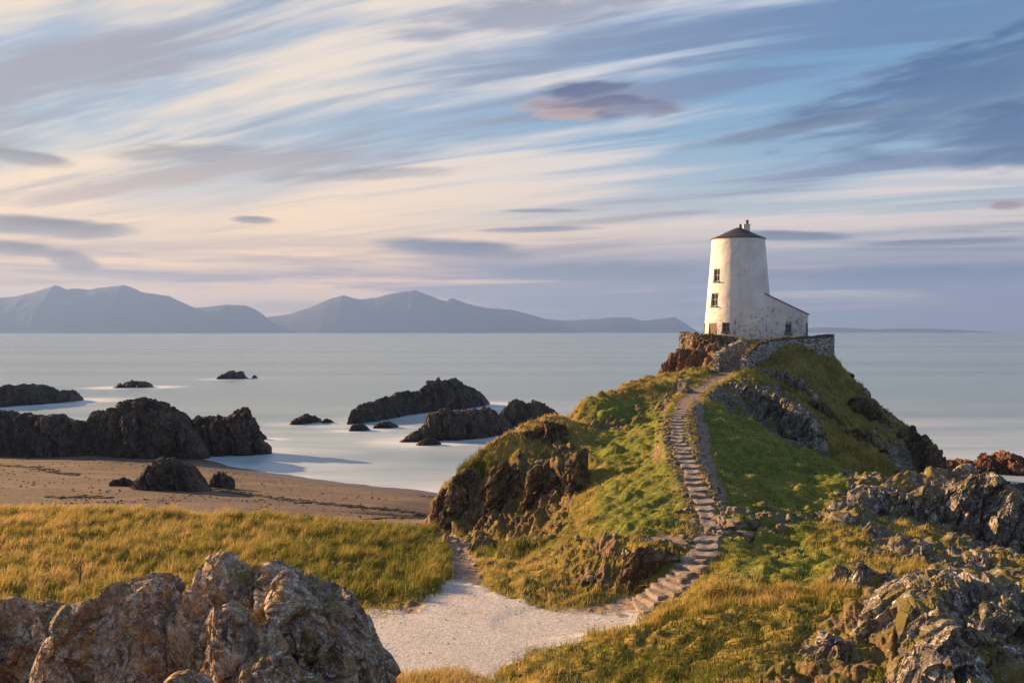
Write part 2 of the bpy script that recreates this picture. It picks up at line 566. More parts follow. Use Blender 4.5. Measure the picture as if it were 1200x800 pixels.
# left nose and cliff of the hill
C(512, 612, Y=58.5); C(530, 631, 3.2); C(560, 634, 3.4); C(590, 636, 3.7); C(620, 637, 4.0); C(640, 640, 4.5); C(575, 660, 4.7); C(600, 672, 5.1); C(640, 668, 5.25)
crest = [(516, 578, 59), (530, 555, 59.3), (545, 538, 59.7), (568, 519, 60.2), (590, 504, 61), (615, 490, 63), (640, 478, 65.5), (670, 465, 69), (700, 455, 73), (725, 448, 77), (750, 442, 81), (770, 438, 83.5), (790, 434, 86)]
for px, py, Y in crest:
    C(px, py, Y=Y)
    q = P(px, py, Y)
    Wp(q[0] * (1 + 4 / Y) + 0.3, q[1] + 4, max(q[2] * 0.6 - 1.0, 2.5 if px < 600 else 0))
    Wp(q[0] * (1 + 10 / Y), q[1] + 10, -1.2)
C(504, 614, Y=59.3); C(502, 610, Y=62); C(512, 607, Y=66); C(535, 606, Y=68); C(560, 590, Y=57); C(600, 570, Y=57.3); C(600, 610, Y=54.6); C(640, 560, Y=57); C(640, 605, Y=53.2); C(680, 540, Y=57); C(690, 580, Y=50); C(680, 605, Y=48.2); C(660, 630, Y=47); C(570, 550, Y=58.7); C(622, 540, Y=59)
C(690, 510, Y=63); C(720, 520, Y=62); C(760, 500, Y=65); C(740, 480, Y=72); C(670, 490, Y=67.5); C(760, 550, Y=53.5); C(720, 555, Y=54); C(780, 470, Y=73)
C(740, 585, 7.35); C(700, 600, 6.9); C(720, 622, 7.05); C(765, 610, 7.25); C(780, 640, 7.05); C(740, 640, 6.8); C(700, 650, 6.35); C(700, 690, 5.5); C(660, 690, 5.4); C(660, 660, 5.9); C(750, 680, 6.0); C(770, 665, 6.4)
# stair line
PATH = [(640, 728, 5.3), (700, 718, 5.32), (740, 712, 5.4), (770, 695, 5.85), (800, 672, 6.4), (817, 655, 6.75), (828, 640, 7.0), (833, 620, 7.22), (826, 595, 7.55), (814, 570, 7.95),
        (805, 545, 8.4), (797, 520, 8.9), (794, 500, 9.35), (796, 485, 9.75), (803, 470, 10.15), (815, 460, 10.5), (830, 450, 10.9), (850, 437, 11.4), (860, 428, 12.0), (880, 407, 13.5)]
PW = np.array([P(a, b, z=c_) for a, b, c_ in PATH])
PW[-2] = P(862, 424, Y=90); PW[-1] = P(880, 406, Y=95)
for q in PW: ctrl.append(q)
# green saddle right of the stairs
C(900, 562, 7.0); C(950, 560, 6.8); C(865, 560, 7.6); C(850, 600, 7.1); C(880, 622, 6.95); C(920, 650, 6.6); C(900, 600, 6.85); C(980, 605, 6.4); C(1000, 640, 6.5); C(960, 690, 6.75); C(940, 620, 6.6)
C(1000, 692, 7.0); C(880, 702, 6.5); C(800, 735, 5.95); C(760, 742, 5.6); C(700, 752, 5.4); C(620, 772, 5.3); C(570, 792, 5.3); C(850, 722, 6.35); C(900, 760, 6.3); C(900, 800, 6.3); C(780, 800, 5.6); C(650, 800, 5.3); C(830, 690, 6.5); C(850, 660, 6.8)
# right-hand slope of the hill
C(850, 458, 10.3); C(900, 465, 9.8); C(850, 500, 8.9); C(900, 525, 7.6); C(950, 535, 7.0); C(1000, 552, 6.3); C(880, 450, Y=82); C(930, 432, Y=90); C(960, 490, 7.9); C(950, 465, Y=84); C(1000, 500, Y=83); C(1000, 470, Y=92)
rcrest = [(978, 424, 98), (990, 432, 97), (1010, 451, 95), (1040, 481, 92), (1075, 505, 88), (1095, 522, 85), (1110, 545, 82)]
for px, py, Y in rcrest:
    C(px, py, Y=Y)
    q = P(px, py, Y)
    Wp(q[0] * (1 + 4.5 / Y), q[1] + 4.5, q[2] * 0.45 - 1.2)
    Wp(q[0] + 5, q[1] + 10, -2.0)
C(1050, 545, Y=74); C(1080, 560, Y=70); C(1040, 520, Y=82)
# ridges of bare rock on the right
C(1060, 562, 7.2); C(1130, 544, 8.1); C(1115, 546, 7.95); C(1145, 552, 7.9); C(1100, 552, 7.7); C(1000, 598, 6.6); C(1175, 568, 7.2); C(1210, 605, 5.6); C(1200, 650, 4.6); C(1100, 622, 5.5); C(1050, 612, 6.0); C(1150, 625, 4.9); C(1130, 590, 6.3)
C(1100, 655, 6.6); C(1050, 640, 6.4); C(1190, 662, 6.4); C(1150, 642, 5.0); C(1200, 690, 7.3); C(1150, 670, 6.5); C(1100, 692, 7.1); C(1030, 722, 7.05); C(1100, 760, 6.9); C(1190, 790, 7.4); C(1000, 780, 6.6); C(1050, 800, 6.7)
for x, y, z in ((27, 42, 2.4), (31, 50, 0.3), (36, 60, -2), (27, 68, -0.6), (36, 80, -2), (24, 60, 2.0), (40, 40, 0.5), (45, 20, 1.0), (33, 30, 4.0), (24, 22, 7.0), (50, 60, -3), (55, 100, -4), (50, 130, -4)): Wp(x, y, z)
# knob carrying the tower
for px, py, Y in ((770, 443, 91), (785, 425, 93), (800, 406, 96), (830, 409, 92.5), (820, 436, 88.5), (845, 415, 91.5), (800, 440, 88), (860, 407, 93.5), (905, 409, 92), (940, 401, 95.5), (895, 425, 88.5), (972, 424, 95.8), (885, 441, 85)): C(px, py, Y=Y)
C(798, 403, Y=98.2); C(804, 402, Y=100.5); C(808, 404, Y=96); C(788, 415, Y=97)
for x, y in ((19.5, 97.5), (23, 97), (27, 97.2), (31, 98), (23, 101), (28, 101), (19.5, 101), (23, 105), (28, 105)): Wp(x, y, 14.0)
for x, y, z in ((15.5, 102, 9), (13, 106, 1), (15, 110, -1), (22, 111, 8), (22, 116, -1), (31, 109, 8), (32, 114, -1), (37, 104, 4), (40, 108, -2)): Wp(x, y, z)
# under and around the viewpoint
for x, y, z in ((0, 0, 13.3), (0, 4, 11.9), (0, 9, 9.6), (0, 14, 7.4), (0, 20, 5.6), (2, 24, 5.35), (8, 15, 6.9), (12, 18, 7.2), (16, 20, 7.3), (-9, 20, 6.2), (-12, 14, 7.4), (-15, 28, 5.7), (-5, 25, 5.5), (0, -15, 12.5), (30, -10, 8), (-30, -10, 8), (-40, 20, 5.5), (-38, 45, 5), (-55, 62, 3.6), (-70, 90, 1.5), (-90, 120, 0), (-70, -30, 6), (60, -30, 1), (0, -60, 6), (90, 20, -3), (-110, 40, 4)): Wp(x, y, z)

ctrl = np.array(ctrl)

def triangulate(p):
    """Bowyer-Watson triangulation of the survey points"""
    n = len(p)
    big = 4000.0
    P3 = np.vstack([p, [[-big, -big], [big, -big], [0, big]]])
    tris = [(n, n + 1, n + 2)]
    def circ(t):
        (ax, ay), (bx, by), (cx, cy) = P3[t[0]], P3[t[1]], P3[t[2]]
        d = 2 * (ax * (by - cy) + bx * (cy - ay) + cx * (ay - by)) or 1e-12
        ux = ((ax * ax + ay * ay) * (by - cy) + (bx * bx + by * by) * (cy - ay) + (cx * cx + cy * cy) * (ay - by)) / d
        uy = ((ax * ax + ay * ay) * (cx - bx) + (bx * bx + by * by) * (ax - cx) + (cx * cx + cy * cy) * (bx - ax)) / d
        return ux, uy, (ax - ux) ** 2 + (ay - uy) ** 2
    cc = [circ(tris[0])]
    for i in range(n):
        x, y = p[i]
        bad = [k for k, (ux, uy, r2) in enumerate(cc) if (x - ux) ** 2 + (y - uy) ** 2 < r2]
        edges = {}
        for k in bad:
            t = tris[k]
            for e in ((t[0], t[1]), (t[1], t[2]), (t[2], t[0])):
                key = (min(e), max(e))
                edges[key] = edges.get(key, 0) + 1
        bs = set(bad)
        tris = [t for k, t in enumerate(tris) if k not in bs]
        cc = [c_ for k, c_ in enumerate(cc) if k not in bs]
        for (u_, v_), cnt in edges.items():
            if cnt == 1:
                t = (u_, v_, i)
                tris.append(t); cc.append(circ(t))
    return [t for t in tris if max(t) < n]

for x, y, z in ((-140, -80, 5), (140, -80, -3), (-140, 200, -3), (140, 200, -6), (0, 200, -6), (140, 60, -5), (-140, 60, 3)): ctrl = np.vstack([ctrl, (x, y, z)])
keep_ = []
for i in range(len(ctrl)):
    if all(np.hypot(*(ctrl[i, :2] - ctrl[j, :2])) > 0.35 for j in keep_): keep_.append(i)
ctrl = ctrl[keep_]
_jr = np.random.default_rng(1)
GRES = 0.16
GX0, GY0 = -139.0, -79.0
GNX, GNY = int(278 / GRES), int(278 / GRES)
HG = np.full((GNX, GNY), -3.0, np.float32)
for t in triangulate(ctrl[:, :2] + _jr.uniform(-1e-4, 1e-4, (len(ctrl), 2))):
    A3, B3, C3 = ctrl[list(t)]
    lo = np.floor((np.min((A3, B3, C3), 0)[:2] - (GX0, GY0)) / GRES).astype(int)
    hi = np.ceil((np.max((A3, B3, C3), 0)[:2] - (GX0, GY0)) / GRES).astype(int) + 1
    lo = np.maximum(lo, 0); hi = np.minimum(hi, (GNX, GNY))
    if (hi <= lo).any(): continue
    xs_, ys_ = np.meshgrid(GX0 + np.arange(lo[0], hi[0]) * GRES, GY0 + np.arange(lo[1], hi[1]) * GRES, indexing='ij')
    dt = (B3[1] - C3[1]) * (A3[0] - C3[0]) + (C3[0] - B3[0]) * (A3[1] - C3[1])
    if abs(dt) < 1e-9: continue
    l1 = ((B3[1] - C3[1]) * (xs_ - C3[0]) + (C3[0] - B3[0]) * (ys_ - C3[1])) / dt
    l2 = ((C3[1] - A3[1]) * (xs_ - C3[0]) + (A3[0] - C3[0]) * (ys_ - C3[1])) / dt
    l3 = 1 - l1 - l2
    m_ = (l1 >= -1e-6) & (l2 >= -1e-6) & (l3 >= -1e-6)
    HG[lo[0]:hi[0], lo[1]:hi[1]][m_] = (l1 * A3[2] + l2 * B3[2] + l3 * C3[2])[m_]
def gblur(A2, k, times=3):
    A2 = A2.astype(np.float64)
    for _ in range(times):
        for ax in (0, 1):
            pw = [(0, 0), (0, 0)]; pw[ax] = (k + 1, k)
            cs = np.cumsum(np.pad(A2, pw, mode='edge'), axis=ax)
            A2 = ((cs[2 * k + 1:] - cs[:-2 * k - 1]) if ax == 0 else (cs[:, 2 * k + 1:] - cs[:, :-2 * k - 1])) / (2 * k + 1)
    return A2.astype(np.float32)
HG = gblur(HG, 3)
def base_h(x, y):
    fx = np.clip((x - GX0) / GRES, 0, GNX - 1.001); fy = np.clip((y - GY0) / GRES, 0, GNY - 1.001)
    i, j = fx.astype(np.int32), fy.astype(np.int32)
    tx, ty = fx - i, fy - j
    return ((HG[i, j] * (1 - tx) + HG[i + 1, j] * tx) * (1 - ty) + (HG[i, j + 1] * (1 - tx) + HG[i + 1, j + 1] * tx) * ty).astype(np.float32)

def poly_dist(px_, py_, poly):
    """distance to a polyline and arc parameter"""
    best = np.full(len(px_), 1e9, np.float32); par = np.zeros(len(px_), np.float32)
    acc = 0.0
    for (a, b) in zip(poly[:-1], poly[1:]):
        ax, ay = a[0], a[1]; bx, by = b[0] - ax, b[1] - ay
        L = math.hypot(bx, by)
        t = np.clip(((px_ - ax) * bx + (py_ - ay) * by) / (L * L), 0, 1)
        d = np.hypot(px_ - ax - t * bx, py_ - ay - t * by)
        m = d < best
        best[m] = d[m]; par[m] = acc + t[m] * L
        acc += L
    return best, par

# densified stair line
def catmull(pts, n=14):
    pts = np.vstack([2 * pts[0] - pts[1], pts, 2 * pts[-1] - pts[-2]])
    o = []
    for i in range(1, len(pts) - 2):
        p0, p1, p2, p3 = pts[i - 1:i + 3]
        for t in np.linspace(0, 1, n, endpoint=False):
            o.append(0.5 * ((2 * p1) + (-p0 + p2) * t + (2 * p0 - 5 * p1 + 4 * p2 - p3) * t * t + (-p0 + 3 * p1 - 3 * p2 + p3) * t ** 3))
    o.append(pts[-2])
    return np.array(o)
PL = catmull(PW, 8)
PS = np.concatenate([[0], np.cumsum(np.hypot(*np.diff(PL[:, :2], axis=0).T))])
def path_at(s):
    return np.array([np.interp(s, PS, PL[:, i]) for i in range(3)])
def path_half(s):   # half width of the stair along its length
    return np.interp(s, [0, PS[16], PS[32], PS[48], PS[64], PS[96], PS[-1]], [1.05, 0.88, 0.66, 0.52, 0.46, 0.50, 0.7])

def sst(x, a, b):
    t = np.clip((x - a) / (b - a), 0, 1)
    return t * t * (3 - 2 * t)

def in_poly(x, y, poly):
    r = np.zeros(len(x), bool)
    n = len(poly)
    j = n - 1
    for i in range(n):
        xi, yi = poly[i]; xj, yj = poly[j]
        c_ = ((yi > y) != (yj > y)) & (x < (xj - xi) * (y - yi) / (yj - yi + 1e-9) + xi)
        r ^= c_
        j = i
    return r

# world-space outlines of the bare rock (traced at the base surface)
def region(pts, grow=0.0):
    return pts
ROCKY = [  # (outline in photo rows/cols, near, far, strength)
    ([(505, 645), (505, 600), (530, 575), (560, 552), (600, 540), (630, 522), (660, 514), (690, 540), (690, 570), (668, 600), (660, 640), (640, 650), (560, 648)], 44, 64, 0.95),
    ([(650, 650), (690, 628), (760, 632), (800, 640), (790, 668), (740, 700), (690, 700), (655, 690)], 34, 44, 0.45),
    ([(680, 500), (760, 478), (800, 440), (815, 452), (800, 478), (740, 500), (690, 515)], 60, 90, 0.7),
    ([(826, 470), (830, 452), (870, 447), (930, 462), (968, 500), (965, 530), (930, 530), (880, 500)], 60, 84, 0.95),
    ([(764, 448), (775, 420), (798, 396), (870, 398), (838, 436), (800, 444)], 86, 100, 1.0),
    ([(1000, 440), (1120, 560), (1060, 575), (1020, 530), (1010, 480)], 70, 105, 0.5),
    ([(1035, 520), (1080, 500), (1130, 570), (1060, 575), (1030, 555)], 66, 100, 1.0),
    ([(930, 610), (985, 592), (990, 560), (1060, 562), (1130, 545), (1230, 590), (1230, 660), (1150, 645), (1060, 620), (1020, 625)], 40, 60, 1.0),
    ([(990, 560), (1060, 555), (1065, 578), (1000, 578)], 45, 70, 1.0),
    ([(1000, 622), (1060, 632), (1230, 645), (1230, 690), (1150, 690), (1060, 668)], 33, 45, 1.0),
    ([(890, 830), (930, 765), (975, 725), (1000, 700), (1040, 690), (1100, 672), (1230, 660), (1230, 830)], 15, 36, 1.0),
    ([(835, 608), (880, 600), (935, 606), (930, 625), (870, 640), (838, 632)], 38, 48, 0.75),
    ([(830, 700), (870, 655), (895, 660), (890, 690), (840, 712)], 30, 40, 0.25),
]
GRAVEL = [(405, 720), (450, 718), (500, 700), (528, 682), (545, 680), (590, 700), (640, 714), (690, 716), (735, 708), (750, 728), (700, 742), (620, 762), (575, 785), (560, 830), (380, 830), (380, 760)]
DIRT_LINES = [([(548, 690), (543, 660), (536, 635), (518, 622)], 0.5), ([(815, 470), (822, 490), (824, 515), (831, 545), (842, 578), (855, 606)], 0.34), ([(420, 718), (470, 716), (510, 706)], 0.5), ([(770, 628), (800, 632), (828, 640)], 0.5),
              ([(690, 722), (735, 712), (765, 706)], 1.1)]
DIRT_LINES_W = [(np.array([P(a, b, z=zz) for (a, b), zz in zip(l, zs)]), w) for (l, w), zs in zip(DIRT_LINES, (
    (5.3, 5.2, 4.4, 3.3), (10.0, 9.55, 8.95, 8.35, 7.75, 7.2), (5.3, 5.3, 5.3), (7.1, 7.1, 7.0), (5.32, 5.38, 5.6)))]

# polar sheet of ground, finest where the land is steepest and nearest to the viewpoint
fr = np.radians(np.linspace(-30.0, 30.0, 1000))
sd_l = np.radians(np.concatenate([np.linspace(-180, -60, 30, endpoint=False), np.linspace(-60, -30, 60, endpoint=False)]))
sd_r = np.radians(np.concatenate([np.linspace(30.1, 60, 60), np.linspace(64, 180, 30)]))
AZ = np.concatenate([sd_l, fr, sd_r]).astype(np.float32)
RR = np.concatenate([np.linspace(0.3, 16, 50, endpoint=False), np.exp(np.linspace(np.log(16), np.log(112), 1250, endpoint=False)), np.linspace(112, 190, 70)]).astype(np.float32)
na, nr = len(AZ), len(RR)
aa, rr_ = np.meshgrid(AZ, RR, indexing='ij')
GX = (np.sin(aa) * rr_).ravel(); GY = (np.cos(aa) * rr_).ravel()
# coarse evaluation, then linear refinement along the radius keeps this quick
GZ = base_h(GX, GY)
inview = (np.abs(aa.ravel()) < R(31)) & (rr_.ravel() < 125)

def smooth_noise(scale, octv=3, off=0.0):
    return fbm(np.stack([GX / scale + off, GY / scale, np.full_like(GX, off * 1.7)], 1), octv)

# stair bed
pd, ps = poly_dist(GX, GY, PL)
phw = path_half(ps)
zpath = np.interp(ps, PS, PL[:, 2]).astype(np.float32)
flat = sst(pd, phw + 1.0, phw + 0.25)
GZ = GZ * (1 - flat) + (zpath - 0.05) * flat
u_px = 600 + F * GX / np.maximum(GY, 0.5)
v_px = HY + F * (CZ - GZ) / np.maximum(GY, 0.5)
n_big, n_mid, n_sml = smooth_noise(5.0, 3, 1.0), smooth_noise(1.4, 3, 7.0), smooth_noise(0.45, 2, 3.0)
up_n = u_px + (n_mid * 9 + n_big * 10) * 40 / np.maximum(rr_.ravel(), 10)
vp_n = v_px + (n_mid[::-1] * 7 + n_sml * 5) * 40 / np.maximum(rr_.ravel(), 10)
# steepness of the base
Z2 = GZ.reshape(na, nr)
def grid_normals(X, Y, Z):
    Pm = np.stack([X.reshape(na, nr), Y.reshape(na, nr), Z.reshape(na, nr)], -1)
    du = np.gradient(Pm, axis=0); dv = np.gradient(Pm, axis=1)
    n = np.cross(dv, du)
    n /= np.linalg.norm(n, axis=-1, keepdims=True) + 1e-9
    n[n[..., 2] < 0] *= -1
    return n.reshape(-1, 3).astype(np.float32)
BN = grid_normals(GX, GY, GZ)
rock = np.zeros(len(GX), np.float32)
def blurred_in(poly, nearY, farY):
    m = in_poly(up_n, vp_n, poly) & (GY > nearY) & (GY < farY)
    return m.astype(np.float32)
def blur2(a, k):
    A2 = a.reshape(na, nr).copy()
    for _ in range(2):
        cs = np.cumsum(np.pad(A2, ((k + 1, k), (0, 0)), mode='edge'), axis=0); A2 = (cs[2 * k + 1:] - cs[:-2 * k - 1]) / (2 * k + 1)
        cs = np.cumsum(np.pad(A2, ((0, 0), (k + 1, k)), mode='edge'), axis=1); A2 = (cs[:, 2 * k + 1:] - cs[:, :-2 * k - 1]) / (2 * k + 1)
    return A2.ravel().astype(np.float32)
for poly, n0, n1, st_ in ROCKY:
    rock = np.maximum(rock, st_ * blurred_in(poly, n0, n1))
steep = sst(BN[:, 2], np.where(GX > 10, 0.62, 0.70), np.where(GX > 10, 0.42, 0.5)) * (GZ > -0.5) * (GY > 20)
hid = sst(BN[:, 2], 0.75, 0.6)
rock = np.maximum(rock, 0.9 * steep)
rock = blur2(rock, 4)
clear = sst(pd, phw + 0.15, phw + 0.6)
rock *= clear
# patchy: turf creeps onto flatter ledges
GP = np.stack([GX, GY, GZ], 1)
sel = rock > 0.02
disp = np.zeros(len(GX), np.float32)
q = GP[sel]
lx = GX[sel] > 14
d_ = crag(q, (0, 12, 18), (0.5, 2.0, 2.2), 1.25)
d2_ = crag(q, (10, -24, 35), (0.55, 2.2, 2.0), 2.1, (0.6, 0.15, 0.06))
disp[sel] = np.where(lx & (GY[sel] < 66), d2_, d_)
fine_turf = sst(smooth_noise(1.8, 3, 21.0), -0.12, 0.18)
turf_on = fine_turf * sst(BN[:, 2], 0.45, 0.85)
amp = rock * (1 - 0.55 * turf_on) * sst(rock, 0.02, 0.6)
ampl = np.where(GY > 84, 0.55, 0.85) * np.where((GX > 6) & (GY < 84), np.where(GY < 34, 0.30, 0.45), 1.0)
d = disp * amp * ampl
sand = sst(GY + n_big * 2.0 + np.clip((GX + 10) * 0.1, -3, 2), 57.5, 59.5) * sst(GX - (-4.6 + (GY - 58) * 0.0) + n_mid * 0.6, 0.6, -0.6)
behind = (GY > 64) & (GX < -6 + (GY - 64) * 0.9)
sand = np.maximum(sand * (GX < 2), (behind & (GZ < 3.4)).astype(np.float32))
sand = np.maximum(sand, sst(GZ, 0.8, 0.2))
gravel = blur2(in_poly(up_n + n_sml * 14 + n_mid * 16, vp_n + n_sml * 9 + n_mid * 12, GRAVEL).astype(np.float32) * (GY < 45) * (GY > 20), 7)
gravel *= (1 - sand)
dirt = np.zeros(len(GX), np.float32)
for line, w_ in DIRT_LINES_W:
    dd, _ = poly_dist(GX, GY, line)
    dirt = np.maximum(dirt, sst(dd + n_mid * 0.25 + n_sml * 0.2, w_ + 0.25, w_ - 0.15))
dirt = np.maximum(dirt, sst(pd + n_mid * 0.3, phw + 0.15, phw - 0.25) * (ps > PS[14]))
dirt *= 1 - 0.85 * gravel
bare = np.maximum.reduce([sand, gravel, dirt])
rock *= 1 - np.maximum(gravel, dirt * 0.9)
d *= 1 - np.maximum(gravel, dirt * 0.8)
turf = np.clip(1 - bare, 0, 1)
GN = n_big * 0.35 + n_mid * 0.16 * (0.4 + 0.6 * turf) + n_sml * 0.05 * turf
hummock = (np.abs(smooth_noise(1.3, 2, 31.0)) * 0.60 + np.abs(smooth_noise(0.55, 2, 37.0)) * 0.14) * turf * (GY < 95)
keep = (1 - 0.85 * np.maximum(flat, gravel)) * (1 - 0.75 * sand)
flank = sst(GX, 12, 16) * sst(GY, 66, 74) * turf
saddle = sst(GX, 8.5, 11) * sst(GY, 76, 66) * sst(GY, 33, 37) * turf
hummock = hummock + saddle * (np.abs(smooth_noise(2.4, 3, 86.0)) * 0.5 + np.abs(smooth_noise(0.8, 2, 88.0)) * 0.22)
hummock = hummock + flank * (np.abs(smooth_noise(1.8, 3, 81.0)) * 0.55 + np.abs(smooth_noise(0.7, 2, 83.0)) * 0.30)
dz = (GN + hummock) * keep
X1 = GX + BN[:, 0] * d; Y1 = GY + BN[:, 1] * d; Z1 = GZ + BN[:, 2] * d + dz
GP1 = np.stack([X1, Y1, Z1], 1).astype(np.float32)
TN = grid_normals(X1, Y1, Z1)
# lush (short green) against dry (golden) turf
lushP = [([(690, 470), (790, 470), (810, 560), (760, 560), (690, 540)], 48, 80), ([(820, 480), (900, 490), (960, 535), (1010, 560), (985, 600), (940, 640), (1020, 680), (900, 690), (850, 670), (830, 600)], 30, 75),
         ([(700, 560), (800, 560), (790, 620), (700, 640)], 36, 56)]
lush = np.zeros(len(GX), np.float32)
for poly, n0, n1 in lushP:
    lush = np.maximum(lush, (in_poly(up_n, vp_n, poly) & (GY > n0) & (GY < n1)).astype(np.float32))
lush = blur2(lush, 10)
rockv = sst(rock + (disp * 0.25) * (rock > 0.05) - turf_on * 0.55, 0.30, 0.55)


def ground_mat():
    m, nt, b, o = new_mat('headland_ground')
    pos, _ = geo(nt)
    nz = normal_z(nt)
    a_rock, a_sand, a_grav, a_dirt, a_lush = (attr(nt, k) for k in ('rock', 'sand', 'gravel', 'dirt', 'lush'))
    n1 = fnoise(nt, pos, 0.6, 5.0, 0.6)
    n2 = fnoise(nt, pos, 5.0, 5.0, 0.65)
    n3 = fnoise(nt, pos, 30.0, 3.0, 0.6)
    # turf: olive and straw, or short green
    dry = mix(nt, (n1 * 0.5 + n2 * 0.5).sst(0.36, 0.64), (0.085, 0.08, 0.018), (0.28, 0.21, 0.05))
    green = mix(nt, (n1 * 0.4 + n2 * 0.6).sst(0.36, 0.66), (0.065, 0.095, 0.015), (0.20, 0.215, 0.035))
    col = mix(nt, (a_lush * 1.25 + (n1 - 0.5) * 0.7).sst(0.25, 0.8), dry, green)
    h = n2 * 0.7 + n3 * 0.5
    # sand and shingle
    pv = fvor(nt, pos, 7.0, 'F1')
    pvc = node(nt, 'TexVoronoi', {'Vector': pos, 'Scale': 7.0}, out=1)
    sn = fnoise(nt, vmul(nt, pos, (0.25, 0.9, 1.0)), 0.30, 5.0, 0.6, 0.6)
    sandc = mix(nt, sn.sst(0.38, 0.62), (0.058, 0.045, 0.039), (0.16, 0.124, 0.10))
    pebc = mix(nt, node(nt, 'SeparateColor', {0: pvc}, out=0), (0.05, 0.043, 0.04), (0.22, 0.18, 0.15))
    sandc = mix(nt, 0.25 + sn.sst(0.55, 0.40) * 0.4, sandc, pebc)
    # pale shell gravel
    gv = node(nt, 'TexVoronoi', {'Vector': pos, 'Scale': 21.0}, out=1)
    gs = node(nt, 'SeparateColor', {0: gv}, out=1)
    gravc = mix(nt, gs, (0.31, 0.31, 0.32), (0.60, 0.61, 0.63))
    gravc = mix(nt, n1.sst(0.5, 0.75) * 0.35, gravc, (0.30, 0.25, 0.20))
    dirtc = mix(nt, n2.sst(0.35, 0.7), (0.15, 0.11, 0.088), (0.33, 0.265, 0.22))
    rockc, rh = rock_colour(nt, pos, (0.075, 0.047, 0.03), (0.22, 0.145, 0.085), (0.34, 0.25, 0.155), 0.2, 0.6, 0.95, 0.9, nz)
    rockc2, rh2 = rock_colour(nt, pos, (0.05, 0.042, 0.039), (0.18, 0.155, 0.142), (0.31, 0.275, 0.25), 0.8, 0.3, 0.95, 1.1, nz)
    sx = nt.nodes.new('ShaderNodeSeparateXYZ')
    nt.links.new(pos.s, sx.inputs[0])
    east = E(nt, sx.outputs[0]).sst(9.0, 13.0)
    yy = E(nt, sx.outputs[1])
    knob = yy.sst(86.0, 90.0) * E(nt, sx.outputs[0]).sst(23.0, 21.0)
    rockc = mix(nt, east * (1.0 - knob), rockc, rockc2)
    rockc = mix(nt, knob * 0.7, rockc, mix(nt, n2, (0.075, 0.04, 0.025), (0.22, 0.125, 0.075)))
    e = (n2 - 0.5) * 0.5
    col = mix(nt, (a_dirt + e).sst(0.35, 0.65), col, dirtc)
    col = mix(nt, (a_sand + e * 0.6).sst(0.4, 0.6), col, sandc)
    col = mix(nt, (a_grav + e + (n3 - 0.5) * 0.5).sst(0.25, 0.7), col, gravc)
    rm = (a_rock + e).sst(0.35, 0.6)
    col = mix(nt, rm, col, rockc)
    h = h + rm * (rh * 1.3) + a_sand * ((1.0 - pv) * 0.8 + sn * 4.0) + a_grav * gs * 0.35
    put(nt, b.inputs['Base Color'], col)
    zz = E(nt, sx.outputs[2])
    wet = zz.sst(0.75, 0.05) * a_sand
    wc = mix(nt, wet * 0.65, col, (0.075, 0.055, 0.045))
    put(nt, b.inputs['Base Color'], wc)
    put(nt, b.inputs['Roughness'], 0.92 - wet * 0.5)
    b.inputs['Specular IOR Level'].default_value = 0.25
    bump(nt, b, h, 0.8, 0.05)
    return m
MAT['ground'] = ground_mat()

# faces of the sheet, shared out between hill, beach and path
ii, jj = np.meshgrid(np.arange(na - 1), np.arange(nr - 1), indexing='ij')
v00 = (ii * nr + jj).ravel()
quads = np.stack([v00, v00 + 1, v00 + nr + 1, v00 + nr], 1)
fz = Z1[quads].max(1)
quads = quads[fz > -1.6]
cent = quads[:, 0]
cls = np.zeros(len(quads), np.int8)
cls[sand[cent] > 0.5] = 1
cls[np.maximum(gravel[cent], dirt[cent] * (pd[cent] < phw[cent] + 0.3)) > 0.5] = 2
for k, (nm, lab) in enumerate((('hill', None), ('beach', None), ('path', None))):
    fq = quads[cls == k]
    used, inv = np.unique(fq.ravel(), return_inverse=True)
    fq = inv.reshape(-1, 4)
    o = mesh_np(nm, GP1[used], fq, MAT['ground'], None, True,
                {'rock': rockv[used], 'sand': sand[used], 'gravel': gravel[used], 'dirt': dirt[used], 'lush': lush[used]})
    tag(o, kind='structure')


def ground_z(x, y):
    """height of the finished sheet at one point (bilinear in polar cells)"""
    a, r = math.atan2(x, y), math.hypot(x, y)
    i = int(np.clip(np.searchsorted(AZ, a) - 1, 0, na - 2)); j = int(np.clip(np.searchsorted(RR, r) - 1, 0, nr - 2))
    ta = (a - AZ[i]) / (AZ[i + 1] - AZ[i]); tr = (r - RR[j]) / (RR[j + 1] - RR[j])
    Z = Z1.reshape(na, nr)
    return float((Z[i, j] * (1 - ta) + Z[i + 1, j] * ta) * (1 - tr) + (Z[i, j + 1] * (1 - ta) + Z[i + 1, j + 1] * ta) * tr)


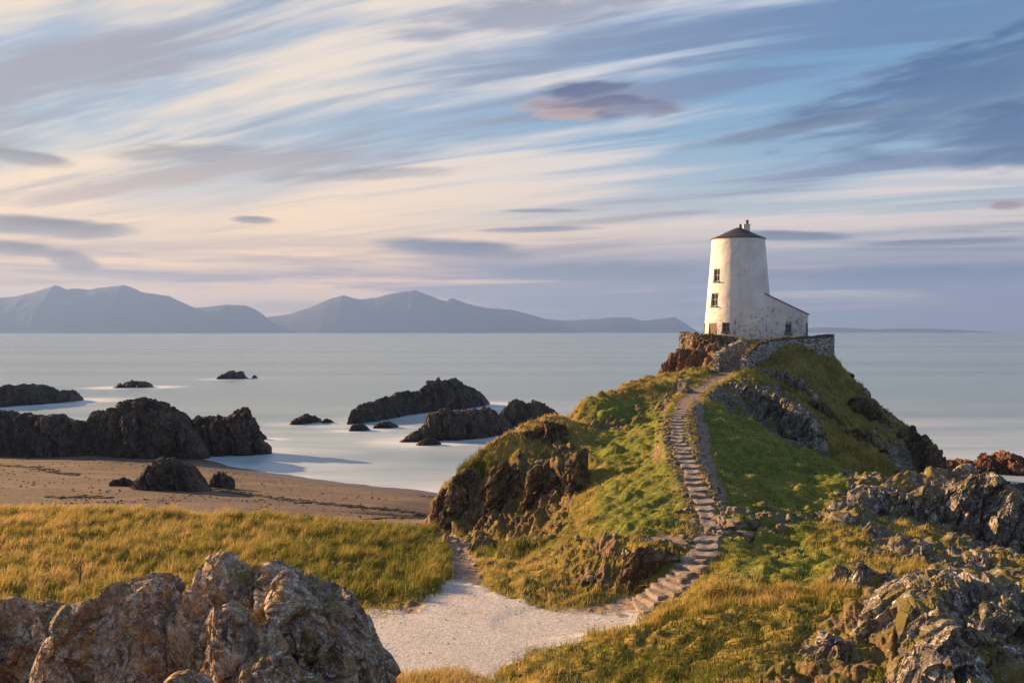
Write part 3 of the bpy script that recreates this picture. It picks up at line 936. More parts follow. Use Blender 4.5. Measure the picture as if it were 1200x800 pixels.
# ------------------------------------------------------------------ rocks with a traced skyline and a real depth
def profile_rock(name, pts, Y, depth, z0, mat, size=1.2, amp=0.5, seed=0, nu=170, nv=110, ridge=0.25, power=0.62, strata=(15, 10, 20), st=(0.8, 1.3, 1.2), front=1.0, bigf=1.5, Y1=None, jag=0.0, ow=(0.62, 0.24, 0.08)):
    pts = np.array(pts, float)
    px = np.linspace(pts[0, 0], pts[-1, 0], nu)
    py = np.interp(px, pts[:, 0], pts[:, 1])
    k = np.ones(5) / 5
    py = np.convolve(np.pad(py, 2, mode='edge'), k, 'valid') * 0.6 + py * 0.4
    Yc = Y
    Y = np.linspace(Y, Y if Y1 is None else Y1, nu)
    x = (px - 600) / F * Y
    h = CZ - (py - HY) / F * Y - z0
    if jag:
        h = h * (1 + jag * fbm(np.stack([x / (h.max() * 0.45 + .1), np.full(nu, seed * 1.7), np.zeros(nu)], 1), 5, 0.6))
    h = np.maximum(h, 0.02)
    tt = np.linspace(-1, 1, nu)
    wd = depth / 2 * (1 - np.abs(tt) ** 3.0) ** 0.5 * (0.75 + 0.25 * np.sin(tt * 4 + seed)) + 0.02
    v = np.linspace(0.0, pi, nv)
    cv, sv = np.cos(v), np.sin(v) ** power
    off = ridge * depth * 0.5 * perlin(np.stack([x / (depth * 0.8) + seed * 3.1, np.full(nu, seed + .5), np.zeros(nu)], 1))
    V = np.zeros((nu, nv, 3), np.float32)
    V[..., 0] = x[:, None]
    V[..., 1] = Y[:, None] + off[:, None] - wd[:, None] * cv[None] * np.where(cv > 0, front, 1.0)[None]
    V[..., 2] = z0 - 0.4 + (h[:, None] + 0.4) * sv[None]
    P_ = V.reshape(-1, 3)
    du = np.gradient(V, axis=0); dv = np.gradient(V, axis=1)
    n = np.cross(du, dv); n /= np.linalg.norm(n, axis=-1, keepdims=True) + 1e-9
    n = n.reshape(-1, 3)
    if n[(nu // 2) * nv + nv // 2, 2] < 0: n = -n
    hh = np.repeat(np.minimum(h / (h.max() * 0.5), 1.0), nv)
    hh = hh * np.repeat(1 - 0.85 * np.abs(tt) ** 6, nv)
    D = crag(P_ + seed * 7.7, strata, st, size * bigf, ow) * amp * 0.8 * hh * (0.35 + 0.65 * np.abs(np.tile(cv, nu)) ** 0.5)
    D2 = crag(P_ + seed * 3.3, strata, st, size * 0.5, ow) * amp * hh * 0.5
    P_ = P_ + n * (D + D2)[:, None]
    a, b_ = np.meshgrid(np.arange(nu - 1), np.arange(nv - 1), indexing='ij')
    q0 = (a * nv + b_).ravel()
    fc = np.stack([q0, q0 + nv, q0 + nv + 1, q0 + 1], 1)
    org = np.array((x.mean(), Y.mean(), z0), np.float32)
    o = mesh_np(name, P_ - org, fc, mat, None, np.random.default_rng(seed).random(len(fc)) < 0.0)
    o.location = org
    return o

SR = MAT['sea_rock']
SEA_ROCKS = [  # outline, near end, far end, depth, label, seed
    ([(-60, 476), (-30, 458), (0, 453), (30, 451), (55, 453), (70, 460), (78, 456), (88, 460), (97, 468)], 186, 216, 12, 'long low dark sea rock at the far left edge of the bay', 11),
    ([(132, 454), (145, 449), (156, 446), (170, 449), (180, 453)], 264, 268, 8, 'small pointed dark skerry in pale misty water behind the left rocks', 12),
    ([(253, 444), (260, 438), (270, 435), (282, 436), (291, 443)], 312, 318, 7, 'small rounded dark skerry nearest the mountains', 13),
    ([(294, 443), (298, 439), (302, 442)], 318, 320, 1.5, 'tiny dark stone in the sea beside the rounded skerry', 14),
    ([(338, 498), (345, 491), (358, 485), (370, 487), (378, 494)], 160, 165, 4, 'small wedge shaped dark rock alone in the middle of the bay', 15),
    ([(376, 495), (382, 490), (391, 494)], 163, 164, 1.4, 'tiny dark stone just right of the wedge shaped bay rock', 16),
    ([(405, 497), (412, 480), (425, 473), (440, 470), (458, 466), (475, 460), (492, 456), (502, 448), (518, 443), (535, 446), (552, 454), (566, 463), (574, 472)], 161, 204, 10, 'largest dark humped rock island in the middle of the bay', 17),
    ([(408, 503), (415, 497), (425, 496), (434, 503)], 150, 151, 2.2, 'low dark stone awash in front of the humped island, left one', 18),
    ([(437, 500), (445, 495), (456, 493), (467, 499)], 154, 156, 2.2, 'low dark stone awash in front of the humped island, right one', 19),
    ([(468, 517), (485, 506), (497, 500), (503, 486), (512, 482), (530, 481), (545, 479), (570, 479), (585, 486), (598, 496), (610, 507)], 135, 147, 7, 'long jagged dark rock island close to the grassy cliff', 20),
    ([(578, 500), (590, 480), (602, 470), (615, 473), (625, 471), (640, 474), (650, 480), (664, 492)], 156, 168, 6, 'dark rock island partly hidden behind the grassy cliff ridge', 21),
    ([(487, 521), (496, 514), (508, 513), (517, 519)], 131, 132, 2.0, 'low wet stone at the foot of the jagged island', 22),
    ([(303, 515), (308, 508), (313, 514)], 138, 138.5, 1.2, 'tiny dark stone off the end of the beach rock ridge', 23),
]
footprints = []
for pts, Y, Y1, dep, lab, sd in SEA_ROCKS:
    xs = [p[0] for p in pts]
    n = 260 if xs[-1] - xs[0] > 60 else 70
    o = profile_rock('sea_rock', pts, Y, dep, -0.15, SR, size=max(0.4, min(1.5, dep * 0.2)), amp=0.75, seed=sd, nu=n, nv=max(40, n // 2), Y1=Y1, jag=0.3, st=(0.6, 1.2, 1.6), power=0.75)
    tag(o, lab, 'rock', 'dark rocks standing in the bay')
    for t in np.linspace(0, 1, max(2, int((xs[-1] - xs[0]) / 20))):
        yy_ = Y + (Y1 - Y) * t
        footprints.append((((xs[0] + t * (xs[-1] - xs[0])) - 600) / F * yy_, yy_, dep))

BR = [
    ([(-60, 500), (-20, 484), (0, 483), (30, 485), (50, 489), (75, 489), (95, 495), (110, 520), (112, 532)], 117, 8, 0.4, 'low brown rock ridge at the left end of the beach', 31, 2.0),
    ([(78, 534), (100, 498), (112, 486), (130, 476), (150, 472), (175, 471), (195, 476), (210, 486), (222, 500), (234, 516), (246, 530)], 118, 9, 0.1, 'big dark humped rock standing at the water edge of the beach', 32, 2.4),
    ([(205, 530), (218, 488), (235, 490), (245, 484), (262, 489), (275, 481), (290, 476), (294, 486), (300, 498), (306, 506), (309, 516), (318, 524)], 122, 6, -0.3, 'dark rock with a square notch at the seaward end of the beach ridge', 33, 2.0),
]
for pts, Y, dep, z0, lab, sd, sz in BR:
    o = profile_rock('shore_rock', pts, Y, dep, z0, MAT['sea_rock'] if sd != 31 else MAT['beach_rock'], size=sz * 0.62, amp=0.8, seed=sd, nu=300, nv=180, st=(0.6, 1.2, 1.6), jag=0.14)
    tag(o, lab, 'rock', 'dark rock ridge at the edge of the beach')
for t in np.linspace(0, 1, 14):
    footprints.append((((80 + t * 225) - 600) / F * 121, 124, 5))
for pts, Y, dep, z0, lab, sd, sz in (
    ([(150, 574), (160, 562), (172, 553), (181, 542), (190, 537), (206, 535), (214, 541), (226, 547), (236, 558), (248, 572)], 82, 5.0, 2.0, 'rounded jagged brown rock lying alone on the sand', 41, 1.1),
    ([(126, 569), (135, 561), (145, 561), (158, 568)], 83, 2.0, 2.0, 'flat greenish stone on the sand left of the jagged beach rock', 42, 0.6),
    ([(246, 563), (255, 552), (264, 554), (276, 562)], 85.5, 1.8, 1.8, 'small dark stone on the sand right of the jagged beach rock', 43, 0.6)):
    z0 = min(ground_z((pts[0][0] - 600) / F * Y, Y), ground_z((pts[-1][0] - 600) / F * Y, Y)) - 0.1
    o = profile_rock('beach_rock', pts, Y, dep, z0, MAT['beach_rock'], size=sz * 0.6, amp=0.85, seed=sd, nu=220, nv=130, jag=0.3, power=0.95, ridge=0.6, strata=(10, 30, 20), st=(0.5, 1.5, 1.6))
    tag(o, lab, 'rock', 'rocks lying on the sand')
for pts, Y, dep, z0, lab, sd, sz in (
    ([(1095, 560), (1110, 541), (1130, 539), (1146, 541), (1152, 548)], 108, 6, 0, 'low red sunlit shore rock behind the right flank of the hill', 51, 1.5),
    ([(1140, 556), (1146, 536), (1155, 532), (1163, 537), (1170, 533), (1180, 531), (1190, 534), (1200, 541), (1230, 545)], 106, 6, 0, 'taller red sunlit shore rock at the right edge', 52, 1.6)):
    o = profile_rock('shore_rock', pts, Y, dep, -0.3, MAT['sun_red_rock'], size=sz * 0.6, amp=0.85, jag=0.12, seed=sd, nu=140, nv=80)
    tag(o, lab, 'rock', 'red rocks on the far right shore')
for pts, Y, dep, lab, sd in (
    ([(1100, 600), (1120, 575), (1150, 572), (1185, 580), (1230, 585), (1260, 600)], 74, 8, 'dark wet rock in the shaded gully behind the lichen ridge', 53),
    ([(1178, 600), (1190, 570), (1215, 566), (1250, 575)], 84, 6, 'dark block of rock beside the white surf on the right', 54)):
    o = profile_rock('shore_rock', pts, Y, dep, -0.3, MAT['sea_rock'], size=1.6, amp=0.5, seed=sd, nu=120, nv=70)
    tag(o, lab, 'rock', 'dark rocks in the gully')

# foreground outcrop
FR = MAT['fore_rock']
FORE = [  # outline, distance, depth, label, seed, facet size, shake
    ([(-70, 830), (-40, 722), (0, 714), (25, 712), (50, 718), (80, 724), (105, 736), (120, 780), (126, 830)], 23.5, 3.6, 'grey lichen crusted boulder at the lower left corner', 61, 0.9, 0.7),
    ([(48, 830), (50, 770), (60, 738), (80, 712), (115, 698), (150, 684), (180, 675), (200, 676), (215, 690), (222, 740), (220, 830)], 21.4, 3.0, 'broad brown slab leaning against the pointed foreground rock', 62, 1.1, 0.5),
    ([(186, 850), (192, 800), (200, 745), (214, 700), (232, 668), (248, 656), (262, 651), (278, 660), (296, 674), (312, 730), (322, 850)], 21.0, 3.0, 'tall pointed foreground rock with a sunlit orange edge', 63, 0.8, 0.5),
    ([(232, 850), (240, 745), (250, 708), (268, 690), (288, 680), (312, 675), (345, 671), (372, 690), (398, 715), (420, 748), (445, 782), (462, 800), (480, 850)], 20.4, 4.4, 'wide lichen spotted rock mass falling to the gravel, with moss on its top ledge', 64, 1.0, 0.75),
    ([(222, 850), (234, 770), (248, 730), (266, 714), (285, 722), (305, 742), (335, 762), (348, 850)], 18.7, 1.8, 'wedge shaped grey boulder below the pointed rock', 65, 0.8, 0.6),
    ([(270, 850), (284, 780), (305, 764), (330, 762), (352, 774), (380, 800), (392, 850)], 17.8, 1.6, 'low rounded grey boulder at the bottom edge under the wedge shaped one', 66, 0.7, 0.6),
    ([(362, 850), (368, 775), (380, 752), (394, 748), (408, 765), (418, 795), (428, 850)], 18.9, 1.2, 'small upright block set in the right flank of the foreground rocks', 67, 0.5, 0.6),
    ([(190, 850), (200, 800), (222, 786), (246, 796), (262, 850)], 17.4, 1.1, 'small brown boulder at the bottom edge beside the dark cleft', 68, 0.6, 0.6),
]
for pts, Y, dep, lab, sd, sz, am in FORE:
    zb = CZ - (850 - HY) / F * Y - 1.0
    big_ = pts[-1][0] - pts[0][0] > 150
    o = profile_rock('boulder', pts, Y, dep, zb, FR, size=sz, amp=am, seed=sd, nu=560 if big_ else 340, nv=400 if big_ else 260, power=0.5 if sd != 63 else 0.95, strata=(20, 24, 25), st=(0.7, 1.2, 1.25), ridge=0.3 if sd != 63 else 0.1, jag=0.03, bigf=1.5, ow=(0.72, 0.16, 0.06))
    tag(o, lab, 'rock', 'lichen covered foreground rocks')

# bare crags of the headland
MAT['crag'] = rock_mat('grey_lichen_crag', (0.05, 0.045, 0.043), (0.20, 0.18, 0.168), (0.37, 0.34, 0.315), 1.0, 0.4, 0.85, 0.9, None, 0.7, 0.05)
MAT['brown_crag'] = rock_mat('brown_mossy_crag', (0.035, 0.023, 0.016), (0.16, 0.105, 0.065), (0.29, 0.205, 0.13), 0.2, 0.5, 0.9, 0.9, None, 1.0, 0.09)
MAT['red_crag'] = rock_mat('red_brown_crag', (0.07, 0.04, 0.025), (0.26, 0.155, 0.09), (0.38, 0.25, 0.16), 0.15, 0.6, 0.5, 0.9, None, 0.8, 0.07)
CRAGS = [  # outline, distance, far distance, depth, label, seed, facet size, shake, material
    ([(918, 622), (935, 604), (960, 594), (985, 590), (1002, 578), (1030, 574), (1060, 572), (1085, 564), (1110, 555), (1132, 552), (1150, 556), (1168, 572), (1188, 588), (1215, 605), (1260, 640)], 49, 49, 7, 'long whaleback crag of grey lichen rock above the dark gully', 81, 1.3, 0.85, 'crag'),
    ([(992, 582), (1004, 566), (1022, 558), (1045, 558), (1060, 566), (1072, 580)], 57, 57, 3.0, 'small grey outcrop at the far edge of the green saddle', 82, 0.8, 0.8, 'crag'),
    ([(990, 668), (1005, 648), (1030, 640), (1060, 642), (1100, 650), (1140, 652), (1180, 656), (1215, 662), (1260, 690)], 36.5, 36.5, 4.5, 'low grey rock ledge between the whaleback crag and the corner crag', 83, 1.0, 0.8, 'crag'),
    ([(955, 860), (975, 790), (995, 745), (1020, 722), (1050, 706), (1085, 692), (1120, 684), (1150, 690), (1185, 686), (1220, 690), (1300, 760)], 27.0, 27.0, 7.0, 'large grey lichen crag filling the lower right corner', 84, 1.3, 0.85, 'crag'),
    ([(1035, 860), (1050, 780), (1080, 755), (1115, 742), (1150, 752), (1190, 760), (1230, 790), (1260, 860)], 22.5, 22.5, 3.5, 'lower buttress of grey rock at the bottom edge on the right', 85, 1.0, 0.8, 'crag'),
    ([(822, 482), (832, 460), (850, 453), (875, 452), (900, 458), (925, 468), (948, 488), (962, 508), (970, 526)], 79, 72, 5.0, 'dark crag face beside the dirt track under the right wall', 86, 1.1, 0.85, 'crag'),
    ([(1025, 545), (1038, 520), (1055, 506), (1072, 502), (1088, 514), (1102, 532), (1116, 560)], 86, 80, 5.0, 'brown crag at the outer end of the right flank of the hill', 87, 1.1, 0.85, 'brown_crag'),
    ([(836, 640), (846, 622), (860, 614), (880, 612), (905, 610), (930, 612), (940, 622)], 41.5, 42.5, 1.2, 'low line of lichen stones across the green saddle', 88, 0.5, 0.9, 'crag'),
    ([(655, 572), (664, 548), (676, 530), (690, 526), (700, 540), (702, 566), (690, 590)], 54.5, 54.5, 3.0, 'upright mossy rock rib in the left cliff of the hill', 89, 0.8, 0.8, 'brown_crag'),
    ([(504, 618), (510, 596), (522, 572), (536, 556), (552, 548), (568, 568), (578, 634)], 58.2, 58.2, 2.6, 'dark rock buttress at the seaward nose of the hill', 91, 0.8, 0.9, 'brown_crag'),
    ([(552, 636), (562, 588), (576, 552), (594, 538), (612, 556), (624, 638)], 57.4, 57.2, 3.0, 'middle brown rock rib of the left cliff between the nose and the upright rib', 92, 0.8, 0.9, 'brown_crag'),
    ([(600, 642), (610, 592), (624, 552), (641, 540), (656, 562), (664, 644)], 55.6, 55.2, 3.0, 'brown rock rib of the left cliff rising above the golden grass at its foot', 93, 0.8, 0.9, 'brown_crag'),
    ([(690, 520), (704, 504), (722, 500), (744, 494), (758, 488), (770, 492), (780, 500)], 66.5, 68, 1.6, 'thin grey rock band across the green bowl left of the steps', 94, 0.6, 0.9, 'crag'),
    ([(772, 486), (782, 472), (796, 458), (808, 452), (814, 458), (816, 470)], 72, 74, 1.4, 'dark rocky lip beside the top of the steps', 95, 0.6, 0.9, 'crag'),
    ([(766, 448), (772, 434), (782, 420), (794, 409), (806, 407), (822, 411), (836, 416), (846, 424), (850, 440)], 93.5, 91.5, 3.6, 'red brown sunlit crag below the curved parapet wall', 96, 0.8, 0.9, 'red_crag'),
    ([(972, 446), (984, 432), (998, 440), (1012, 456), (1026, 474), (1036, 500)], 97.5, 93, 2.5, 'brown rocky rim of the right flank below the square wall corner', 97, 0.8, 0.9, 'brown_crag'),
    ([(950, 566), (966, 532), (986, 508), (1004, 500), (1024, 514), (1044, 540), (1060, 574)], 79, 76, 4.0, 'brown broken crag low on the right flank of the hill', 98, 1.0, 0.9, 'brown_crag'),
    ([(885, 442), (900, 430), (918, 434), (940, 446), (955, 462), (962, 480)], 86, 84, 1.6, 'small grey rock rib on the grass under the long curving wall', 99, 0.6, 0.9, 'crag'),
    ([(560, 566), (576, 536), (594, 518), (616, 505), (640, 497), (660, 500), (672, 520), (680, 545)], 60.4, 62.0, 2.6, 'mossy brown crag high on the left shoulder of the hill', 100, 0.9, 0.9, 'brown_crag'),
    ([(985, 482), (1000, 466), (1016, 466), (1032, 482), (1046, 500), (1056, 520)], 88, 85, 2.4, 'brown rock step halfway down the right flank', 101, 0.8, 0.9, 'brown_crag'),
    ([(935, 482), (950, 470), (968, 474), (985, 490), (995, 508)], 83, 80, 1.6, 'small brown rock patch in the middle of the right flank', 102, 0.6, 0.9, 'brown_crag'),
    ([(960, 700), (985, 668), (1010, 655), (1040, 664), (1062, 690), (1075, 720)], 31.5, 31.0, 2.2, 'grey slab between the green saddle and the corner crag', 103, 0.8, 0.85, 'crag'),
    ([(895, 860), (915, 790), (940, 752), (968, 738), (995, 752), (1010, 800), (1020, 860)], 25.6, 25.2, 2.4, 'mossy grey slab at the left foot of the corner crag', 104, 0.8, 0.85, 'crag'),
    ([(720, 690), (730, 655), (748, 640), (770, 640), (790, 650), (796, 668)], 36.6, 36.4, 1.6, 'ribbed rock face beside the lower flight of steps', 90, 0.6, 0.8, 'brown_crag'),
]
for pts, Y, Y1, dep, lab, sd, sz, am, mk in CRAGS:
    zmin = min(ground_z((p[0] - 600) / F * Y, Y - dep * 0.4) for p in pts[1:-1])
    zb = min(zmin, min(CZ - (p[1] - HY) / F * Y for p in pts)) - 0.9
    wide = pts[-1][0] - pts[0][0]
    o = profile_rock('crag', pts, Y, dep, zb, MAT[mk], size=sz, amp=am, seed=sd, nu=520 if wide > 200 else 260, nv=360 if wide > 200 else 200, power=0.6,
                     strata=(8, -22, 30), st=(0.65, 1.5, 1.6), ridge=0.35, jag=0.03, bigf=1.6, Y1=Y1, ow=(0.7, 0.16, 0.05))
    tag(o, lab, 'rock', 'bare crags of the headland')

# ------------------------------------------------------------------ sea
def sea_mat():
    m, nt, b, o = new_mat('long_exposure_sea')
    pos, _ = geo(nt)
    foam = attr(nt, 'foam')
    n = fnoise(nt, vmul(nt, pos, (0.012, 0.05, 1.0)), 1.0, 5.0, 0.6, 0.8)
    n2 = fnoise(nt, vmul(nt, pos, (0.05, 0.22, 1.0)), 1.0, 5.0, 0.6, 0.6)
    fm = (foam * (0.15 + n.sst(0.3, 0.7) * 0.7 + n2 * 0.6)).mn(1.0)
    far = fnoise(nt, vmul(nt, pos, (0.0012, 0.012, 1.0)), 1.0, 4.0, 0.6)
    col = mix(nt, far.sst(0.35, 0.65), (0.14, 0.235, 0.32), (0.21, 0.31, 0.40))
    col = mix(nt, fm.sst(0.02, 0.95), col, (0.62, 0.71, 0.80))
    put(nt, b.inputs['Base Color'], col)
    put(nt, b.inputs['Roughness'], 0.20 + far * 0.18 + fm * 0.35)
    b.inputs['IOR'].default_value = 1.33
    b.inputs['Specular IOR Level'].default_value = 0.30
    bump(nt, b, n2 * 0.6 + n, 0.35, 0.5)
    return m
MAT['sea'] = sea_mat()
sa_ = np.radians(np.concatenate([np.linspace(-180, -32, 40, endpoint=False), np.linspace(-32, 32, 420), np.linspace(35, 180, 40)])).astype(np.float32)
sr_ = np.concatenate([np.linspace(20, 70, 20, endpoint=False), np.exp(np.linspace(np.log(70), np.log(420), 460, endpoint=False)), np.exp(np.linspace(np.log(420), np.log(70000), 70))]).astype(np.float32)
A_, B_ = np.meshgrid(sa_, sr_, indexing='ij')
SX, SY = (np.sin(A_) * B_).ravel(), (np.cos(A_) * B_).ravel()
foam = np.zeros(len(SX), np.float32)
close = B_.ravel() < 420
bz = base_h(SX[close], SY[close])
near_l = (SX[close] < 16) & (SY[close] > 60)
foam[close] = np.maximum(0.72 * sst(bz, -3.8, 0.05), 0.42) * sst(B_.ravel()[close], 330, 110)
sub = np.where(close & (np.abs(A_.ravel()) < R(33)))[0]
for fx, fy, dep in footprints:
    dx = (SX[sub] - fx) / (3.0 + dep * 0.55); dy = (SY[sub] - fy) / (1.5 + dep * 0.75)
    foam[sub] = np.maximum(foam[sub], 0.80 * np.exp(-(dx * dx + dy * dy) * 0.7))
dx = (SX - (1172 - 600) / F * 96) / 1.5; dy = (SY - 96) / 7.0
foam = np.maximum(foam, np.exp(-(dx * dx + dy * dy)).astype(np.float32))
na2, nr2 = len(sa_), len(sr_)
a, b_ = np.meshgrid(np.arange(na2 - 1), np.arange(nr2 - 1), indexing='ij')
q0 = (a * nr2 + b_).ravel()
o = mesh_np('sea', np.stack([SX, SY, np.zeros_like(SX)], 1), np.stack([q0, q0 + 1, q0 + nr2 + 1, q0 + nr2], 1)[:, ::-1], MAT['sea'], None, True, {'foam': foam})
tag(o, kind='structure')

# ------------------------------------------------------------------ mountains across the water
def mountain_mat():
    m, nt, b, o = new_mat('far_mountain')
    pos, _ = geo(nt)
    n = fnoise(nt, pos, 0.004, 6.0, 0.6)
    put(nt, b.inputs['Base Color'], mix(nt, n, (0.018, 0.021, 0.025), (0.030, 0.031, 0.034)))
    b.inputs['Roughness'].default_value = 0.95
    return m
MAT['mountain'] = mountain_mat()
def mountain(pts, D, depth, seed):
    pts = np.array(pts, float)
    nu, nv = 320, 60
    px = np.linspace(pts[0, 0], pts[-1, 0], nu)
    py = np.interp(px, pts[:, 0], pts[:, 1])
    x = (px - 600) / F * D
    h = np.maximum((HY - py) / F * D + CZ, 1)
    h = h * (1 + 0.02 * fbm(np.stack([x / (D * 0.01), np.full(nu, seed), np.zeros(nu)], 1), 4))
    v = np.linspace(-1, 1, nv)
    prof = (1 - np.abs(v) ** 1.3)
    V = np.zeros((nu, nv, 3), np.float32)
    V[..., 0] = x[:, None]
    V[..., 1] = D + v[None] * depth * (0.5 + 0.5 * (h / h.max())[:, None])
    V[..., 2] = h[:, None] * prof[None] - 5
    Pm = V.reshape(-1, 3)
    nn = fbm(Pm / np.array((D * 0.03, D * 0.03, D * 0.03)) + seed, 5, 0.55, True)
    Pm[:, 2] += (nn - 0.5) * 0.06 * np.repeat(h, nv) * np.tile(np.abs(v) ** 0.5 * (1 - np.abs(v) ** 6), nu)
    a, b_ = np.meshgrid(np.arange(nu - 1), np.arange(nv - 1), indexing='ij')
    q0 = (a * nv + b_).ravel()
    o = mesh_np('mountains', Pm, np.stack([q0, q0 + nv, q0 + nv + 1, q0 + 1], 1), MAT['mountain'])
    tag(o, kind='structure')
mountain([(-260, 370), (-150, 352), (-60, 345), (0, 348), (20, 346), (45, 340), (65, 333), (78, 338), (88, 337), (104, 338), (120, 336), (145, 333), (158, 337), (165, 341), (180, 343), (198, 346), (215, 354), (228, 360), (250, 358), (265, 356), (288, 357), (298, 361), (306, 366), (313, 372), (330, 382), (345, 388)], 8200, 480, 1)
mountain([(270, 388), (300, 377), (313, 371), (340, 367), (365, 359), (385, 350), (402, 345), (412, 348), (422, 350), (440, 348), (460, 343), (485, 339), (500, 344), (515, 350), (523, 352), (529, 348), (548, 355), (570, 360), (600, 362), (630, 370), (660, 380), (690, 388)], 9000, 480, 2)
mountain([(540, 388), (600, 376), (640, 373), (665, 375), (700, 373), (720, 371), (738, 371), (752, 375), (772, 373), (790, 371), (800, 376), (812, 384), (820, 388)], 9800, 260, 3)
mountain([(860, 388), (900, 386), (940, 384), (960, 382.5), (990, 383), (1020, 385), (1060, 384), (1100, 384.5), (1130, 386), (1160, 388)], 10200, 300, 4)

# ------------------------------------------------------------------ haze
def haze():
    x0, x1, y0, y1, z0, z1 = -7500, 7500, -300, 10700, -8.0, 408.0
    v, f = box_vf((x0 + x1) / 2, (y0 + y1) / 2, (z0 + z1) / 2, x1 - x0, y1 - y0, z1 - z0)
    m = bpy.data.materials.new('haze')
    m.use_nodes = True
    nt = m.node_tree
    nt.nodes.clear()
    out = nt.nodes.new('ShaderNodeOutputMaterial')
    pv = nt.nodes.new('ShaderNodeVolumePrincipled')
    pv.inputs['Color'].default_value = (0.245, 0.435, 0.95, 1)
    pv.inputs['Density'].default_value = HAZE_DENSITY
    pv.inputs['Anisotropy'].default_value = 0.2
    nt.links.new(pv.outputs[0], out.inputs['Volume'])
    o = mesh_np('haze', np.array(v), f, m, None, False)
    tag(o, kind='stuff')
haze()


# ------------------------------------------------------------------ lighthouse
def plain(name, col, rough=0.7, metal=0.0, spec=0.4):
    m, nt, b, o = new_mat(name)
    pos, _ = geo(nt)
    n = fnoise(nt, pos, 6.0, 4.0)
    put(nt, b.inputs['Base Color'], mix(nt, n, tuple(c_ * 0.75 for c_ in col), tuple(min(1, c_ * 1.2) for c_ in col)))
    b.inputs['Roughness'].default_value = rough
    b.inputs['Metallic'].default_value = metal
    b.inputs['Specular IOR Level'].default_value = spec
    bump(nt, b, n, 0.2, 0.01)
    return m
def whitewash():
    m, nt, b, o = new_mat('weathered_whitewash')
    pos, _ = geo(nt)
    s = nt.nodes.new('ShaderNodeSeparateXYZ')
    nt.links.new(pos.s, s.inputs[0])
    z = E(nt, s.outputs[2])
    n1 = fnoise(nt, pos, 0.5, 5.0, 0.6)
    n2 = fnoise(nt, pos, 3.0, 6.0, 0.7, 0.3)
    n3 = fnoise(nt, pos, 14.0, 4.0, 0.65)
    st = fnoise(nt, vmul(nt, pos, (1.8, 1.8, 0.22)), 1.0, 5.0, 0.65)
    col = mix(nt, n1.sst(0.3, 0.7), (0.66, 0.655, 0.64), (0.80, 0.795, 0.78))
    col = mix(nt, st.sst(0.48, 0.72) * 0.4, col, (0.47, 0.45, 0.40))
    low = z.sst(19.5, 14.0)
    wear = (n2 * 0.62 + n3 * 0.38 + low * 0.075)
    col = mix(nt, wear.sst(0.585, 0.625) * 0.9, col, mix(nt, n3, (0.17, 0.15, 0.125), (0.33, 0.29, 0.24)))
    put(nt, b.inputs['Base Color'], col)
    b.inputs['Roughness'].default_value = 0.85
    br = fvor(nt, vmul(nt, pos, (1.0, 1.0, 1.5)), 2.6, 'SMOOTH_F1')
    bump(nt, b, n2 * 0.5 + n3 * 0.3 + br * 0.5 - wear.sst(0.58, 0.63) * 0.4, 0.7, 0.06)
    return m
MAT['white'] = whitewash()
MAT['slate'] = plain('dark_slate', (0.035, 0.034, 0.038), 0.6)
MAT['door'] = plain('brown_door', (0.085, 0.036, 0.018), 0.6)
MAT['frame'] = plain('grey_window_frame', (0.35, 0.34, 0.32), 0.6)
MAT['pot'] = plain('chimney_pot', (0.07, 0.05, 0.045), 0.8)
MAT['timber'] = plain('old_timber', (0.14, 0.10, 0.07), 0.85)
def glass_mat():
    m, nt, b, o = new_mat('dark_window_glass')
    b.inputs['Base Color'].default_value = (0.015, 0.018, 0.02, 1)
    b.inputs['Roughness'].default_value = 0.08
    return m
MAT['glass'] = glass_mat()

TX, TY, TZ = (865.3 - 600) / F * 101.0, 101.0, 13.75
lh = empty('lighthouse', (TX, TY, TZ))
tag(lh, 'tapering white stone lighthouse tower with dark cone roof and lean-to annex on the rocky summit', 'lighthouse')
R0, R1, HT = 41.0 / F * 101, 30.5 / F * 101, CZ + (HY - 280) / F * 101 - TZ
def tower_r(z): # gentle batter, a little wider at the foot
    t = z / HT
    return R0 + (R1 - R0) * (1 - (1 - t) ** 1.12)
tow_az = math.atan2(TX, TY)
def th_dir(th):   # direction for an angle measured from the side facing the viewpoint, positive to the right
    return np.array((sin(th) * cos(tow_az) - cos(th) * sin(tow_az), -sin(th) * sin(tow_az) * 1.0 - cos(th) * cos(tow_az)))
zpx = lambda py: CZ + (HY - py) / F * 99.0 - TZ
OPEN = [  # (theta, z0, z1, width, kind, label)
    (R(-47), zpx(329.5), zpx(314.5), 0.85, 'window', 'upper sash window with a grey frame'),
    (R(-49), zpx(358.5), zpx(343), 0.95, 'window', 'middle sash window with a grey frame'),
    (R(-48), 0.25, zpx(378), 1.15, 'door', None),
    (R(-21), zpx(389), zpx(378), 0.80, 'window', 'small square ground floor window'),
    (R(-82), zpx(389), zpx(378), 0.80, 'window', None),
]
ths = set(np.linspace(-pi, pi, 121)[:-1]); zs = set(np.linspace(0, HT, 50))
for th, a0, a1, w_, _, _ in OPEN:
    hw = w_ / 2 / tower_r((a0 + a1) / 2)
    ths |= {th - hw, th + hw}; zs |= {a0, a1}
def clean(vals, keepers, eps):
    vals = sorted(vals); o = []
    for v_ in vals:
        if o and v_ - o[-1] < eps:
            if v_ in keepers and o[-1] not in keepers: o[-1] = v_
            elif v_ in keepers: o.append(v_)
            continue
        o.append(v_)
    return o
kt = {th + s_ * w_ / 2 / tower_r((a0 + a1) / 2) for th, a0, a1, w_, _, _ in OPEN for s_ in (-1, 1)}
kz = {a for o_ in OPEN for a in o_[1:3]}
ths = clean(ths, kt, 0.012); zs = clean(zs, kz, 0.05)
tv, tf = [], []
